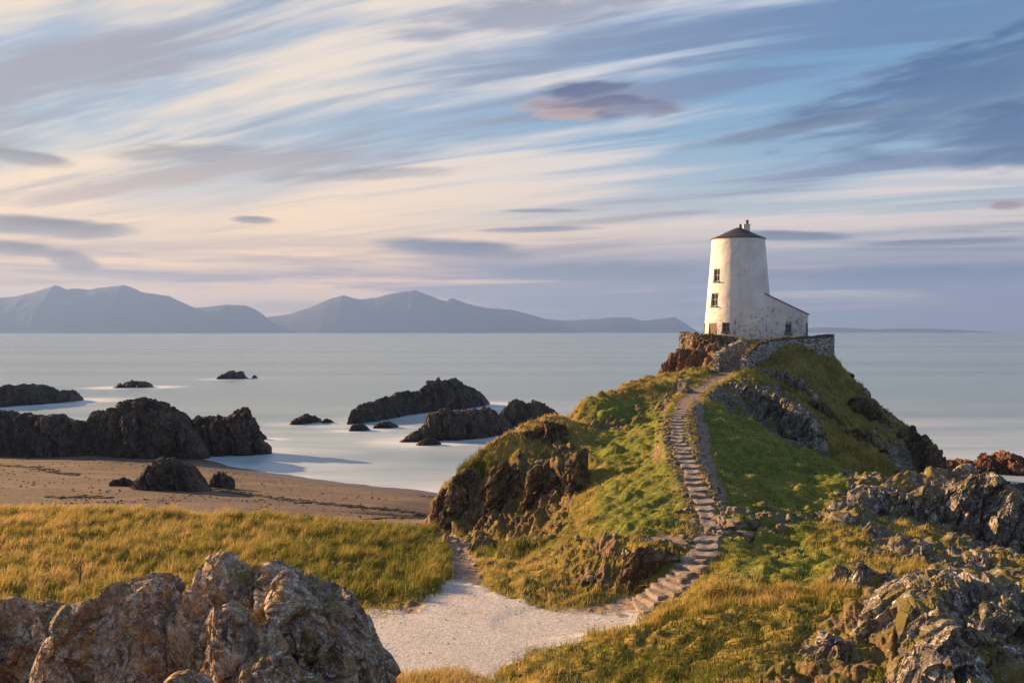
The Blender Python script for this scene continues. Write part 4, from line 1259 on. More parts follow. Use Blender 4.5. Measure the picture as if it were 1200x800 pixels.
def tw(th, z, dr=0.0):
    d = th_dir(th); r = tower_r(z) + dr
    return (d[0] * r, d[1] * r, z)
nt_ = len(ths)
wob = lambda th, z: 0.025 * mnoise.noise((cos(th) * 3, sin(th) * 3, z * 0.8))
for z in zs:
    for th in ths: tv.append(tw(th, z, wob(th, z)))
def is_open(th, z):
    for t0, a0, a1, w_, _, _ in OPEN:
        hw = w_ / 2 / tower_r((a0 + a1) / 2)
        if abs(th - t0) < hw and a0 < z < a1: return True
    return False
for j in range(len(zs) - 1):
    for i in range(nt_):
        i2 = (i + 1) % nt_
        tm = (ths[i] + ths[i2]) / 2 if i2 else ths[i] + 0.01
        if is_open(tm, (zs[j] + zs[j + 1]) / 2): continue
        tf.append((j * nt_ + i, j * nt_ + i2, (j + 1) * nt_ + i2, (j + 1) * nt_ + i))
# reveals
for t0, a0, a1, w_, _, _ in OPEN:
    hw = w_ / 2 / tower_r((a0 + a1) / 2); dp = -0.30
    cs = [(t0 - hw, a0), (t0 + hw, a0), (t0 + hw, a1), (t0 - hw, a1)]
    for k in range(4):
        (ta, za), (tb, zb) = cs[k], cs[(k + 1) % 4]
        o0 = len(tv)
        tv += [tw(ta, za, 0.03), tw(tb, zb, 0.03), tw(tb, zb, dp), tw(ta, za, dp)]
        tf.append((o0, o0 + 1, o0 + 2, o0 + 3))
# cornice ring below the roof
body = mesh_np('tower_wall', np.array(tv), tf, MAT['white'], lh, True)
def window_unit(parent_name, corner, ux, uz, nrm, w_, h_, label, parent, door=False):
    """frame, bars and pane in an opening; corner = centre of the opening on the recessed plane"""
    fr_ = MB()
    c0 = np.array(corner)
    t = 0.07
    for s_ in (-1, 1):
        fr_.obox(c0 + ux * s_ * (w_ / 2 - t / 2), ux, uz, nrm, t, h_, 0.06)
        fr_.obox(c0 + uz * s_ * (h_ / 2 - t / 2), ux, uz, nrm, w_ - 2 * t, t, 0.055)
    if not door:
        fr_.obox(c0 + uz * 0.0, ux, uz, nrm, w_ - 2 * t, 0.045, 0.05)
        fr_.obox(c0 + ux * 0.0 + uz * (h_ / 4), ux, uz, nrm, 0.035, h_ / 2 - t - .03, 0.045)
        fr_.obox(c0 + ux * 0.0 - uz * (h_ / 4), ux, uz, nrm, 0.035, h_ / 2 - t - .03, 0.045)
        f = fr_.build('window', MAT['frame'], parent)
        if label: f['label'] = label
        pn = MB(); pn.obox(c0 - nrm * 0.02, ux, uz, nrm, w_ - 0.02, h_ - 0.02, 0.012)
        pn.build('pane', MAT['glass'], f)
        sl = MB(); sl.obox(c0 - uz * (h_ / 2 + 0.04) + nrm * 0.20, ux, uz, nrm, w_ + 0.2, 0.08, 0.34)
        sl.build('sill', MAT['slate'], f)
    else:
        dr = MB()
        for k in range(5):
            ww = (w_ - 2 * t) / 5
            dr.obox(c0 + ux * (-(w_ / 2 - t) + ww * (k + .5)), ux, uz, nrm, ww - 0.012, h_ - t, 0.05)
        dd = dr.build('door', MAT['door'], parent)
        fr_.build('door_frame', MAT['frame'], dd)
        hd = MB(); hd.obox(c0 + ux * (w_ * 0.3) + nrm * 0.05, ux, uz, nrm, 0.05, 0.14, 0.05)
        hd.build('handle', MAT['pot'], dd)
for t0, a0, a1, w_, kind, lab in OPEN:
    zc = (a0 + a1) / 2; d = th_dir(t0); rad = tower_r(zc) - 0.16
    nrm = np.array((d[0], d[1], 0.0)); ux = np.array((-d[1], d[0], 0.0)); uz = np.array((0, 0, 1.0))
    window_unit(kind, (d[0] * rad, d[1] * rad, zc), ux, uz, nrm, w_, a1 - a0, lab, lh, kind == 'door')
# roof: shallow slated cone with an eave
rv, rf = [], []
rings = [(R1 + 0.09, -0.06), (R1 + 0.11, 0.0), (R1 * 0.72, 0.36), (R1 * 0.42, 0.74), (R1 * 0.15, 1.06), (0.03, 1.16)]
for r_, z in rings:
    for i in range(64):
        a = i / 64 * 2 * pi
        rv.append((r_ * cos(a), r_ * sin(a), HT + z))
for j in range(len(rings) - 1):
    for i in range(64):
        rf.append((j * 64 + i, j * 64 + (i + 1) % 64, (j + 1) * 64 + (i + 1) % 64, (j + 1) * 64 + i))
rf.append(tuple(range(63, -1, -1)))
roof = mesh_np('roof', np.array(rv), rf, MAT['slate'], lh, False)
chm = MB().box(0.75, -0.3, HT + 1.02, 0.60, 0.55, 0.70)
chm.box(0.75, -0.3, HT + 1.40, 0.72, 0.66, 0.08)
ch = chm.build('chimney', MAT['white'], roof)
for px_, hh in ((0.0, 0.42), (0.68, 0.45)):
    pv_, pf_ = [], []
    for z, r_ in ((0, .14), (hh * .8, .11), (hh * .8, .15), (hh, .14)):
        for i in range(12): pv_.append((px_ + 0.15 + r_ * cos(i * pi / 6), -0.3 + r_ * sin(i * pi / 6), HT + (1.02 if px_ == 0 else 1.43) + z))
    for j in range(3):
        for i in range(12): pf_.append((j * 12 + i, j * 12 + (i + 1) % 12, (j + 1) * 12 + (i + 1) % 12, (j + 1) * 12 + i))
    pf_.append(tuple(range(36, 48)))
    mesh_np('chimney_pot', np.array(pv_), pf_, MAT['pot'], ch if px_ else roof, True)
# annex: a lean-to against the right side of the tower
ex0, ex1 = 1.2, (944.5 - 600) / F * 99.5 - TX
ey0, ey1 = -2.2, 2.2
hz0 = CZ + (HY - 345) / F * 99 - TZ; hz1 = CZ + (HY - 368.5) / F * 99 - TZ
xj = (897 - 600) / F * 99 - TX
hz_at = lambda x_: hz0 + (hz1 - hz0) * (x_ - xj) / (ex1 - xj)
WN = ((924 - 600) / F * 98.8 - TX, zpx(390.5), zpx(379.5), 0.62)
# front wall with a window opening
xs_ = [ex0, WN[0] - WN[3] / 2, WN[0] + WN[3] / 2, ex1]
ann = MB()
def quad(a, b_, c_, d_): ann.add([a, b_, c_, d_], [(0, 1, 2, 3)])
for i in range(3):
    a, b_ = xs_[i], xs_[i + 1]
    if i == 1:
        quad((a, ey0, -0.6), (b_, ey0, -0.6), (b_, ey0, WN[1]), (a, ey0, WN[1]))
        quad((a, ey0, WN[2]), (b_, ey0, WN[2]), (b_, ey0, hz_at(b_)), (a, ey0, hz_at(a)))
        for (p, q_) in (((a, WN[1]), (b_, WN[1])), ((b_, WN[1]), (b_, WN[2])), ((b_, WN[2]), (a, WN[2])), ((a, WN[2]), (a, WN[1]))):
            quad((p[0], ey0, p[1]), (q_[0], ey0, q_[1]), (q_[0], ey0 + 0.3, q_[1]), (p[0], ey0 + 0.3, p[1]))
    else:
        quad((a, ey0, -0.6), (b_, ey0, -0.6), (b_, ey0, hz_at(b_)), (a, ey0, hz_at(a)))
quad((ex1, ey0, -0.6), (ex1, ey1, -0.6), (ex1, ey1, hz1), (ex1, ey0, hz1))
quad((ex1, ey1, -0.6), (ex0, ey1, -0.6), (ex0, ey1, hz_at(ex0)), (ex1, ey1, hz1))
an = ann.build('annex', MAT['white'], lh)
an['label'] = 'white lean-to annex with a sloping roof'
ar = MB()
sl = Vector((ex1 + 0.12 - (xj - 0.6), 0, hz_at(ex1 + 0.12) - hz_at(xj - 0.6)))
ln = sl.length; ax_ = np.array(sl.normalized()); az_ = np.array((-ax_[2], 0, ax_[0])); ay_ = np.array((0, 1.0, 0))
cc = np.array(((xj - 0.6 + ex1 + 0.12) / 2, 0, (hz_at(xj - 0.6) + hz_at(ex1 + 0.12)) / 2)) + az_ * 0.045
ar.obox(cc, ax_, ay_, az_, ln, ey1 - ey0 + 0.16, 0.08)
ar.build('annex_roof', MAT['slate'], an)
window_unit('window', (WN[0], ey0 + 0.16, (WN[1] + WN[2]) / 2), np.array((1.0, 0, 0)), np.array((0, 0, 1.0)), np.array((0, -1.0, 0)), WN[3], WN[2] - WN[1], 'small dark annex window', lh)
dp_ = MB().box(ex1 - 0.14, ey0 - 0.05, 1.2, 0.08, 0.08, 1.7)
dp_.build('downpipe', MAT['slate'], an)

# ------------------------------------------------------------------ dry-stone walls round the summit
def stone_wall(name, line, height, thick, mat, label, seed, cap_mat=None, course=0.24):
    """line: list of (x, y, z_bottom, z_top)"""
    random.seed(seed)
    L = np.array(line, float); L[:, 2] -= 0.45
    seg = np.concatenate([[0], np.cumsum(np.hypot(*np.diff(L[:, :2], axis=0).T))])
    tot = seg[-1]
    at = lambda s_: np.array([np.interp(s_, seg, L[:, k]) for k in range(4)])
    base = L[0, :3].copy()
    root = empty(name, tuple(base))
    tag(root, label, 'stone wall', 'dry stone walls round the lighthouse')
    mb = MB(); cap = MB()
    core = MB()
    nseg = max(2, int(tot / 0.5))
    ss = np.linspace(0, tot, nseg + 1)
    for a, b_ in zip(ss[:-1], ss[1:]):
        p, q_ = at(a), at(b_)
        t = q_[:2] - p[:2]; t /= np.hypot(*t) + 1e-9; n = np.array((-t[1], t[0]))
        hw = thick / 2 - 0.06
        vs = [(*(p[:2] + n * hw), p[2] - .3), (*(p[:2] - n * hw), p[2] - .3), (*(q_[:2] - n * hw), q_[2] - .3), (*(q_[:2] + n * hw), q_[2] - .3),
              (*(p[:2] + n * hw), p[3] - .08), (*(p[:2] - n * hw), p[3] - .08), (*(q_[:2] - n * hw), q_[3] - .08), (*(q_[:2] + n * hw), q_[3] - .08)]
        core.add([np.array(v_) - base for v_ in vs], [(3, 2, 1, 0), (4, 5, 6, 7), (0, 1, 5, 4), (1, 2, 6, 5), (2, 3, 7, 6), (3, 0, 4, 7)])
    uz = np.array((0, 0, 1.0))
    zmin = L[:, 2].min() - 0.3
    kmax = int((L[:, 3].max() - zmin) / course) + 1
    for side in (-1, 1):
        for k in range(kmax):
            s_ = random.uniform(-0.3, 0)
            while s_ < tot:
                ln_ = random.uniform(0.25, 0.62)
                c_ = min(max(s_ + ln_ / 2, 0.05), tot - 0.02)
                p = at(c_); t = at(min(c_ + 0.1, tot))[:2] - at(max(c_ - 0.1, 0))[:2]; t /= np.hypot(*t) + 1e-9
                zc = zmin + (k + 0.5) * course + random.uniform(-.03, .03)
                if p[2] - 0.35 < zc < p[3] - 0.5 * course:
                    n = np.array((-t[1], t[0]))
                    pos = np.array((*(p[:2] + n * side * (thick / 2 - 0.10 + random.uniform(-.02, .04))), zc)) - base
                    mb.obox(pos, np.array((t[0], t[1], 0)), np.array((n[0], n[1], 0)), uz, ln_ * 0.96, 0.2, course * 0.93, 0.035)
                s_ += ln_
    for e_ in (0.0, tot):
        p = at(e_); t = at(min(e_ + 0.1, tot))[:2] - at(max(e_ - 0.1, 0))[:2]; t /= np.hypot(*t) + 1e-9
        n = np.array((-t[1], t[0]))
        for k in range(kmax):
            zc = zmin + (k + 0.5) * course
            if p[2] - 0.35 < zc < p[3] - 0.4 * course:
                pos = np.array((*p[:2], zc)) - base
                mb.obox(pos, np.array((t[0], t[1], 0)), np.array((n[0], n[1], 0)), uz, 0.3, thick * random.uniform(0.9, 1.04), course * .95, 0.035)
    s_ = 0
    while s_ < tot:
        ln_ = random.uniform(0.22, 0.5)
        c_ = min(s_ + ln_ / 2, tot)
        p = at(c_); t = at(min(c_ + 0.1, tot))[:2] - at(max(c_ - 0.1, 0))[:2]; t /= np.hypot(*t) + 1e-9
        n = np.array((-t[1], t[0]))
        cap.obox(np.array((*p[:2], p[3] + random.uniform(-.02, .07))) - base, np.array((t[0], t[1], 0)), np.array((n[0], n[1], 0)), uz, ln_ * .95, thick * random.uniform(.85, 1.08), random.uniform(0.16, 0.30), 0.045)
        s_ += ln_
    core.build('wall_core', mat, root); mb.build('wall_face', mat, root)
    cap.build('coping', cap_mat or mat, root)
    return root
def wl(px, top, bot, Y):
    return ((px - 600) / F * Y, Y, CZ - (bot - HY) / F * Y, CZ - (top - HY) / F * Y)
stone_wall('stone_wall', [wl(806, 391, 404, 100.5), wl(799.5, 391, 406, 98.5), wl(802, 391.5, 407, 96.6), wl(815, 392, 408, 95), wl(835, 393, 411, 94), wl(855, 395, 412, 93.6), wl(868, 399, 412, 93.4)], 1.1, 0.55, MAT['wall_stone'], 'curved brown stone parapet wall below the tower door in full sun', 1)
stone_wall('stone_wall', [wl(871, 399, 413, 92.6), wl(864, 402, 418, 91), wl(852, 408, 428, 88.8), wl(840, 416, 440, 86.8)], 1.5, 0.5, MAT['pale_wall'], 'pale limewashed stone wall on the left of the gateway, stepping down the slope', 2)
stone_wall('stone_wall', [wl(871.5, 419, 443, 86), wl(878, 411, 440, 87), wl(888, 403, 430, 88.6), wl(900, 399, 420, 90.6), wl(918, 397, 412, 93), wl(940, 395.5, 408, 95), wl(960, 394.5, 415, 96), wl(973, 394, 428, 96.6), wl(974, 394, 428, 99.5)], 1.6, 0.55, MAT['pale_wall'], 'long grey stone wall curving right from the gateway to a tall square corner', 3, MAT['wall_stone'])

# ------------------------------------------------------------------ stone steps
def slab_mesh(name, sx, sy, sz, seed, mat):
    r_ = np.random.default_rng(seed)
    nx, ny, nz_ = 14, 7, 4
    V, Fc, idx = [], [], {}
    def vid(i, j, k):
        key = (i, j, k)
        if key not in idx:
            p = np.array((i / nx - .5, j / ny - .5, k / nz_ - .5))
            # rounded arrises
            q_ = p.copy() * 2
            rad = 0.94
            m_ = np.abs(q_)
            c_ = np.sort(m_)[1]
            q_ *= 1 - 0.035 * (c_ ** 6)
            p = q_ / 2 * np.array((sx, sy, sz))
            idx[key] = len(V); V.append(p)
        return idx[key]
    for i in range(nx):
        for j in range(ny):
            Fc.append((vid(i, j, nz_), vid(i + 1, j, nz_), vid(i + 1, j + 1, nz_), vid(i, j + 1, nz_)))
            Fc.append((vid(i, j, 0), vid(i, j + 1, 0), vid(i + 1, j + 1, 0), vid(i + 1, j, 0)))
    for i in range(nx):
        for k in range(nz_):
            Fc.append((vid(i, 0, k), vid(i + 1, 0, k), vid(i + 1, 0, k + 1), vid(i, 0, k + 1)))
            Fc.append((vid(i, ny, k), vid(i, ny, k + 1), vid(i + 1, ny, k + 1), vid(i + 1, ny, k)))
    for j in range(ny):
        for k in range(nz_):
            Fc.append((vid(0, j, k), vid(0, j, k + 1), vid(0, j + 1, k + 1), vid(0, j + 1, k)))
            Fc.append((vid(nx, j, k), vid(nx, j + 1, k), vid(nx, j + 1, k + 1), vid(nx, j, k + 1)))
    V = np.array(V, np.float32)
    edge = (np.abs(V[:, 0]) / sx * 2) ** 4 + (np.abs(V[:, 1]) / sy * 2) ** 4
    n = fbm(V * 3.0 + seed * 5.1, 3)
    V[:, 1] += 0.10 * perlin(np.stack([V[:, 0] * 1.7 + seed * 3.7, np.full(len(V), .5), np.full(len(V), seed * 1.3)], 1)) * sy / 0.5
    V[:, 0] *= 1 + 0.06 * perlin(np.stack([V[:, 1] * 4 + seed, np.full(len(V), 1.5), np.full(len(V), 2.3)], 1))
    V[:, 2] += n * 0.045 - 0.012 * edge
    # a dip worn in the tread
    top = V[:, 2] > 0
    V[top, 2] -= 0.03 * np.exp(-(V[top, 0] / (sx * 0.3)) ** 2)
    return V, Fc
def ordinal(n):
    w = ['zeroth', 'first', 'second', 'third', 'fourth', 'fifth', 'sixth', 'seventh', 'eighth', 'ninth', 'tenth', 'eleventh', 'twelfth', 'thirteenth', 'fourteenth', 'fifteenth', 'sixteenth', 'seventeenth', 'eighteenth', 'nineteenth']
    if n < 20: return w[n]
    t = {20: 'twent', 30: 'thirt', 40: 'fort'}[n // 10 * 10]
    return t + 'ieth' if n % 10 == 0 else t + 'y-' + w[n % 10]
def place_mesh(name, V, Fc, mat, loc, rz=0.0, tilt=(0, 0), smooth=False):
    o = mesh_np(name, V, Fc, mat, None, smooth)
    o.location = loc
    o.rotation_euler = (tilt[0], tilt[1], rz)
    return o
steps_s = []
s_ = PS[14]
s_stop = np.interp(0.80, np.linspace(0, 1, len(PS)), PS)
s_end = PS[108]
while s_ < s_end:
    p = path_at(s_)
    # step pitch follows the gradient, never more than one tall riser
    g = max(0.05, (path_at(s_ + 0.6)[2] - path_at(s_ - 0.2)[2]) / 0.8)
    pitch = float(np.clip(random.uniform(0.115, 0.165) / g, 0.30, 1.0))
    steps_s.append((s_, pitch))
    s_ += pitch
nstep = len(steps_s)
for k, (s_, pitch) in enumerate(steps_s):
    p = path_at(s_); t = path_at(s_ + 0.3) - path_at(s_ - 0.3)
    ang = math.atan2(t[1], t[0]) - pi / 2
    hw = float(path_half(s_)) * random.uniform(0.62, 1.0)
    lat = random.uniform(-.16, .16)
    V, Fc = slab_mesh('stone_step', hw * 2, pitch * 1.06 + 0.08, 0.24, k + 1, MAT['step_stone'])
    zt = path_at(s_ + pitch * 0.5)[2] - 0.01 + random.uniform(-.02, .02) - 0.09 * max(0, 1 - k / 3)
    o = place_mesh('stone_step', V, Fc, MAT['step_stone'], (p[0] + cos(ang) * lat, p[1] + sin(ang) * lat, zt - 0.12), ang + random.uniform(-.13, .13), (random.uniform(-.04, .04), random.uniform(-.05, .05)))
    if k < nstep // 2:
        lab = f'{ordinal(k + 1)} worn stone step counted up from the pale gravel'
    else:
        lab = f'{ordinal(nstep - k)} stone step counted down from the bare path under the gateway'
    tag(o, lab, 'step', 'stone steps up the hill')

# kerb stones lining the stair
def small_stone(sx, sy, sz, seed, n=10):
    u = np.linspace(0, pi, n); v = np.linspace(0, 2 * pi, 2 * n, endpoint=False)
    V = [(0, 0, 1.0)] + [(sin(a) * cos(b_), sin(a) * sin(b_), cos(a)) for a in u[1:-1] for b_ in v] + [(0, 0, -1.0)]
    V = np.array(V, np.float32)
    V = np.sign(V) * np.abs(V) ** 0.75
    d = facet(V * 1.1 + seed * 2.3, 2) * 0.35 + fbm(V * 2.0 + seed, 3) * 0.15
    V = V * (1 + d[:, None]) * np.array((sx, sy, sz), np.float32) / 2
    m_ = 2 * n
    Fc = [(0, 1 + i, 1 + (i + 1) % m_) for i in range(m_)]
    for r_ in range(n - 3):
        for i in range(m_):
            a = 1 + r_ * m_
            Fc.append((a + i, a + m_ + i, a + m_ + (i + 1) % m_, a + (i + 1) % m_))
    last = len(V) - 1; a = 1 + (n - 3) * m_
    Fc += [(a + i, last, a + (i + 1) % m_) for i in range(m_)]
    return V, Fc
stone_protos = []
for k in range(8):
    V, Fc = small_stone(random.uniform(.45, .7), random.uniform(.32, .48), random.uniform(.28, .42), k + 1)
    stone_protos.append(mesh_np('kerb_stone', V, Fc, MAT['kerb_stone'], None, False, None, False).data)
def put_stone(x, y, sc, label, group, cat='stone', name='kerb_stone', mat=None, zoff=0.0):
    o = bpy.data.objects.new(name, random.choice(stone_protos))
    COL.objects.link(o)
    o.location = (x, y, ground_z(x, y) + 0.04 * sc + zoff)
    o.scale = (sc * random.uniform(.8, 1.25), sc * random.uniform(.8, 1.2), sc * random.uniform(.8, 1.2))
    o.rotation_euler = (random.uniform(-.2, .2), random.uniform(-.2, .2), random.uniform(0, 6.3))
    return tag(o, label, cat, group)
for side, a, b_, lab, grp in ((-1, PS[42], PS[104], 'rough lichen spotted kerb stone along the left side of the stone steps', 'kerb stones left of the steps'),
                              (1, PS[52], PS[108], 'rough lichen spotted kerb stone between the steps and the narrow dirt track', 'kerb stones right of the steps')):
    s_ = a
    while s_ < b_:
        p = path_at(s_); t = path_at(s_ + .3) - path_at(s_ - .3); n = np.array((t[1], -t[0])) / np.hypot(t[0], t[1])
        off = float(path_half(s_)) + random.uniform(0.06, 0.30)
        sc = random.uniform(0.38, 0.72)
        put_stone(p[0] + n[0] * side * off, p[1] + n[1] * side * off, sc, lab, grp)
        if random.random() < 0.35:
            off += 0.4
            put_stone(p[0] + n[0] * side * off, p[1] + n[1] * side * off, sc * .8, lab, grp)
        s_ += random.uniform(0.3, 0.75)
# loose stones in the small outcrop beside the landing
for px, py, z, sc in ((838, 622, 7.2, 1.5), (846, 628, 7.1, 1.1), (858, 624, 7.0, 1.6), (870, 628, 7.0, 1.3), (862, 612, 7.1, 1.0), (880, 621, 6.95, 0.9), (893, 618, 6.9, 1.0), (778, 634, 7.05, 1.0), (845, 618, 7.1, 1.2)):
    q_ = P(px, py, z=z)
    put_stone(q_[0], q_[1], sc, 'pale loose stone in the small outcrop beside the landing of the steps', 'loose stones beside the landing', name='loose_stone')

# ------------------------------------------------------------------ grass
def grass_mat():
    m, nt, b, o = new_mat('grass_blades')
    t = attr(nt, 'tint')
    rp = nt.nodes.new('ShaderNodeValToRGB')
    el_ = rp.color_ramp.elements
    el_[0].position = 0.0; el_[0].color = (0.050, 0.066, 0.014, 1)
    el_[1].position = 1.0; el_[1].color = (0.54, 0.41, 0.17, 1)
    for pos_, c_ in ((0.3, (0.165, 0.19, 0.03, 1)), (0.55, (0.30, 0.265, 0.055, 1)), (0.75, (0.45, 0.34, 0.115, 1))):
        e_ = el_.new(pos_); e_.color = c_
    put(nt, rp.inputs[0], t)
    col = E(nt, rp.outputs[0])
    put(nt, b.inputs['Base Color'], col)
    b.inputs['Roughness'].default_value = 0.6
    b.inputs['Specular IOR Level'].default_value = 0.2
    tr = nt.nodes.new('ShaderNodeBsdfTranslucent')
    put(nt, tr.inputs[0], col)
    mx_ = nt.nodes.new('ShaderNodeMixShader')
    mx_.inputs[0].default_value = 0.35
    nt.links.new(b.outputs[0], mx_.inputs[1]); nt.links.new(tr.outputs[0], mx_.inputs[2])
    nt.links.new(mx_.outputs[0], o.inputs[0])
    return m
MAT['grass'] = grass_mat()

area = np.zeros((na, nr), np.float32)
area[1:-1, 1:-1] = np.abs(0.5 * (AZ[2:] - AZ[:-2]))[:, None] * (RR * np.gradient(RR))[None, 1:-1]
area = area.ravel()
def blades(name, dens, hgt, width, tint, lean, wind, tint_var=0.12, cap=400000, clump=0.0, seed=1, bend=0.5):
    r_ = np.random.default_rng(seed)
    w = area * dens / np.maximum(TN[:, 2], 0.35)
    n = min(int(w.sum()), cap)
    cs = np.cumsum(w); idx = np.searchsorted(cs, r_.random(n) * cs[-1])
    idx = np.clip(idx, 0, len(w) - 1)
    jit = np.sqrt(area[idx])
    B = GP1[idx].copy()
    # slide inside the cell along the slope
    j1, j2 = r_.uniform(-.5, .5, n) * jit, r_.uniform(-.5, .5, n) * jit
    B[:, 0] += j1; B[:, 1] += j2
    nz = np.maximum(TN[idx, 2], 0.4)
    B[:, 2] -= (TN[idx, 0] * j1 + TN[idx, 1] * j2) / nz + 0.01
    h = (hgt[idx] if isinstance(hgt, np.ndarray) else np.full(n, hgt)) * r_.uniform(0.55, 1.25, n)
    wd = width * r_.uniform(.7, 1.3, n)
    ya = r_.uniform(0, 2 * pi, n)
    la = r_.uniform(0, 2 * pi, n)
    le = lean * r_.uniform(0.2, 1.0, n)
    dx = np.cos(la) * le + wind[0] * r_.uniform(.4, 1.2, n) + TN[idx, 0] * 0.35
    dy = np.sin(la) * le + wind[1] * r_.uniform(.4, 1.2, n) + TN[idx, 1] * 0.35
    wx, wy = np.cos(ya) * wd / 2, np.sin(ya) * wd / 2
    V = np.zeros((n, 5, 3), np.float32)
    V[:, 0] = B; V[:, 1] = B
    V[:, 0, 0] -= wx; V[:, 0, 1] -= wy; V[:, 1, 0] += wx; V[:, 1, 1] += wy
    M = B + np.stack([dx * h * bend * 0.6, dy * h * bend * 0.6, h * 0.58], 1)
    V[:, 2] = M; V[:, 3] = M
    V[:, 2, 0] -= wx * .75; V[:, 2, 1] -= wy * .75; V[:, 3, 0] += wx * .75; V[:, 3, 1] += wy * .75
    dz_ = np.sqrt(np.maximum(0.15, 1 - 0.6 * (dx * dx + dy * dy)))
    V[:, 4] = B + np.stack([dx * h, dy * h, h * dz_], 1)
    t0 = (np.arange(n, dtype=np.int32) * 5)[:, None]
    Fc = np.concatenate([t0 + np.array([[0, 1, 3]]), t0 + np.array([[0, 3, 2]]), t0 + np.array([[2, 3, 4]])])
    tn = np.clip(tint[idx] + r_.normal(0, tint_var, n), 0, 1)
    o = mesh_np(name, V.reshape(-1, 3), Fc.astype(np.int32), MAT['grass'], None, True, {'tint': np.repeat(tn, 5)})
    tag(o, kind='stuff')
    return o
rv_ = rr_.ravel()
vis = inview & (rv_ > 14)
tuss = smooth_noise(0.55, 2, 71.0); clumpy = smooth_noise(0.9, 2, 51.0); clumpb = smooth_noise(3.5, 3, 61.0)
grassy = np.clip(1 - np.maximum.reduce([sst(rockv, 0.25, 0.6), sst(sand, 0.2, 0.5), sst(gravel + tuss * .3, 0.3, 0.75), sst(dirt + tuss * .3, 0.3, 0.7)]), 0, 1) * vis * (GZ > 0.8)
dune = grassy * sst(GX + n_mid * 1.0 - np.where(GY > 46, -1.6, -2.4) - n_big, 0.6, -0.4) * sst(GY + n_mid * 2, 35, 37.0) * (GY < 60)
patch = sst(np.hypot((GX - 0.4) / 2.6, (GY - 47) / 4.0) + n_mid * .5, 1.1, 0.7) * grassy
dune = np.maximum(dune, patch * .9)
fore_tuft = sst(np.hypot((GX + 2.1) / 1.7, (GY - 27.0) / 1.3) + n_mid * .5, 1.15, 0.7) * vis
bank = grassy * (GY < 32.5) * (GX > 1.0) * sst(GX + n_mid * 1.5, 0.5, 3.5)
fringe = grassy * sst(np.abs(v_px - np.interp(u_px, [560, 700, 760, 850, 1000], [775, 755, 738, 712, 690]) + n_mid * 22) , 12, 3) * (GX > 3) * (GY < 34)
marram_h = 0.30 + 0.12 * clumpb + 0.55 * np.maximum(tuss + 0.1, 0)
blades('marram_grass', dune * (90 + 520 * np.clip(tuss + .15, 0, 1)), marram_h, 0.024, np.clip(0.59 + clumpb * .5 + clumpy * .25 + tuss * .55, .05, .98) - 0.34 * sst(GX, -17, -4), 0.55, (0.40, -0.12), 0.14, 270000, seed=2)
verge = sst(np.abs(pd - phw - 0.12), 0.34, 0.1) * vis * (ps > PS[14]) * (ps < PS[120]) * np.clip(0.25 + tuss * 2, 0, 1)
long_d = np.maximum(bank * sst(clumpb, -0.3, 0.3) * 160, np.maximum(fringe * 420, fore_tuft * 520))
long_d = np.maximum(long_d, verge * 200)
blades('rough_grass', long_d, 0.17 + 0.13 * np.maximum(fringe, fore_tuft) + .10 * np.maximum(clumpy, 0), 0.018, np.clip(0.16 + clumpb * .35 + clumpy * .2 + 0.68 * np.maximum(fringe, fore_tuft), .05, .98), 0.6, (0.25, -0.1), 0.14, 220000, seed=3)  # dark base tint also stands for the near bank's shade
short = grassy * (1 - sst(dune, .3, .7)) * np.clip(70 * (60 / np.maximum(rv_, 20)) ** 0.9, 30, 220) * (0.4 + 1.2 * np.clip(clumpy + .35, 0, 1))
bank_shade = sst(v_px - np.interp(u_px, [560, 700, 760, 850, 1000, 1100], [775, 755, 738, 712, 690, 680]) + n_mid * 22, 0, 22) * (GX > 2) * (GY < 34)  # heathy near bank; its shade is put into the grass tint as well
ridge_sun_dry = sst(pd, 2.5, 7.0) * (GX < 10) * (GY > 52)  # dry ridge turf, with the gold of its sunlit slope added to the tint
tint_s = np.clip(0.60 - 0.16 * flank + saddle * np.clip(smooth_noise(1.7, 3, 95.0) * 1.3, -.25, .4) - flank * (0.12 + 0.9 * np.clip(smooth_noise(2.6, 3, 91.0) + .05, -.2, .5)) + 0.16 * ridge_sun_dry - 0.5 * bank_shade + tuss * .3 + clumpb * .55 + clumpy * .3 - 0.24 * lush * (1 - 0.9 * sst(clumpb, -.12, .22)), .04, .97)
hs = (0.10 + 0.20 * flank * np.clip(tuss + .3, 0, 1) + 0.09 * (1 - lush) + 0.10 * np.maximum(clumpy, 0) * (1 - .6 * lush)) * np.where(GY > 60, 1.15, 1.0)
blades('hill_grass', short, hs, 0.026, tint_s, 0.7, (0.2, -0.05), 0.10, 420000, seed=4)

# ------------------------------------------------------------------ wrack on the sand, a stake
def clump_line(name, line, n, spread, size, mat, seed):
    n = int(n * 1.5)
    r_ = np.random.default_rng(seed)
    mb_v, mb_f = [], []
    line = np.array(line)
    for _ in range(n):
        t = r_.random() * (len(line) - 1); i = int(t); f = t - i
        p = line[i] * (1 - f) + line[i + 1] * f
        x, y = p[0] + r_.normal() * spread * .6, p[1] + r_.normal() * spread
        sc = size * r_.uniform(.4, 1.6)
        V, Fc = small_stone(sc * 2.4, sc, sc * 0.35, int(r_.integers(1, 400)), 6)
        V = V + np.array((x, y, ground_z(x, y) + sc * .06), np.float32)
        o0 = len(mb_v)
        mb_v += [tuple(v_) for v_ in V]
        mb_f += [tuple(i_ + o0 for i_ in f_) for f_ in Fc]
    o = mesh_np(name, np.array(mb_v), mb_f, mat, None, True)
    tag(o, kind='stuff')
MAT['wrack'] = plain('dry_seaweed', (0.030, 0.022, 0.016), 0.8)
g_ = lambda *pp: [P(a, b_, z=z)[:2] for a, b_, z in pp]
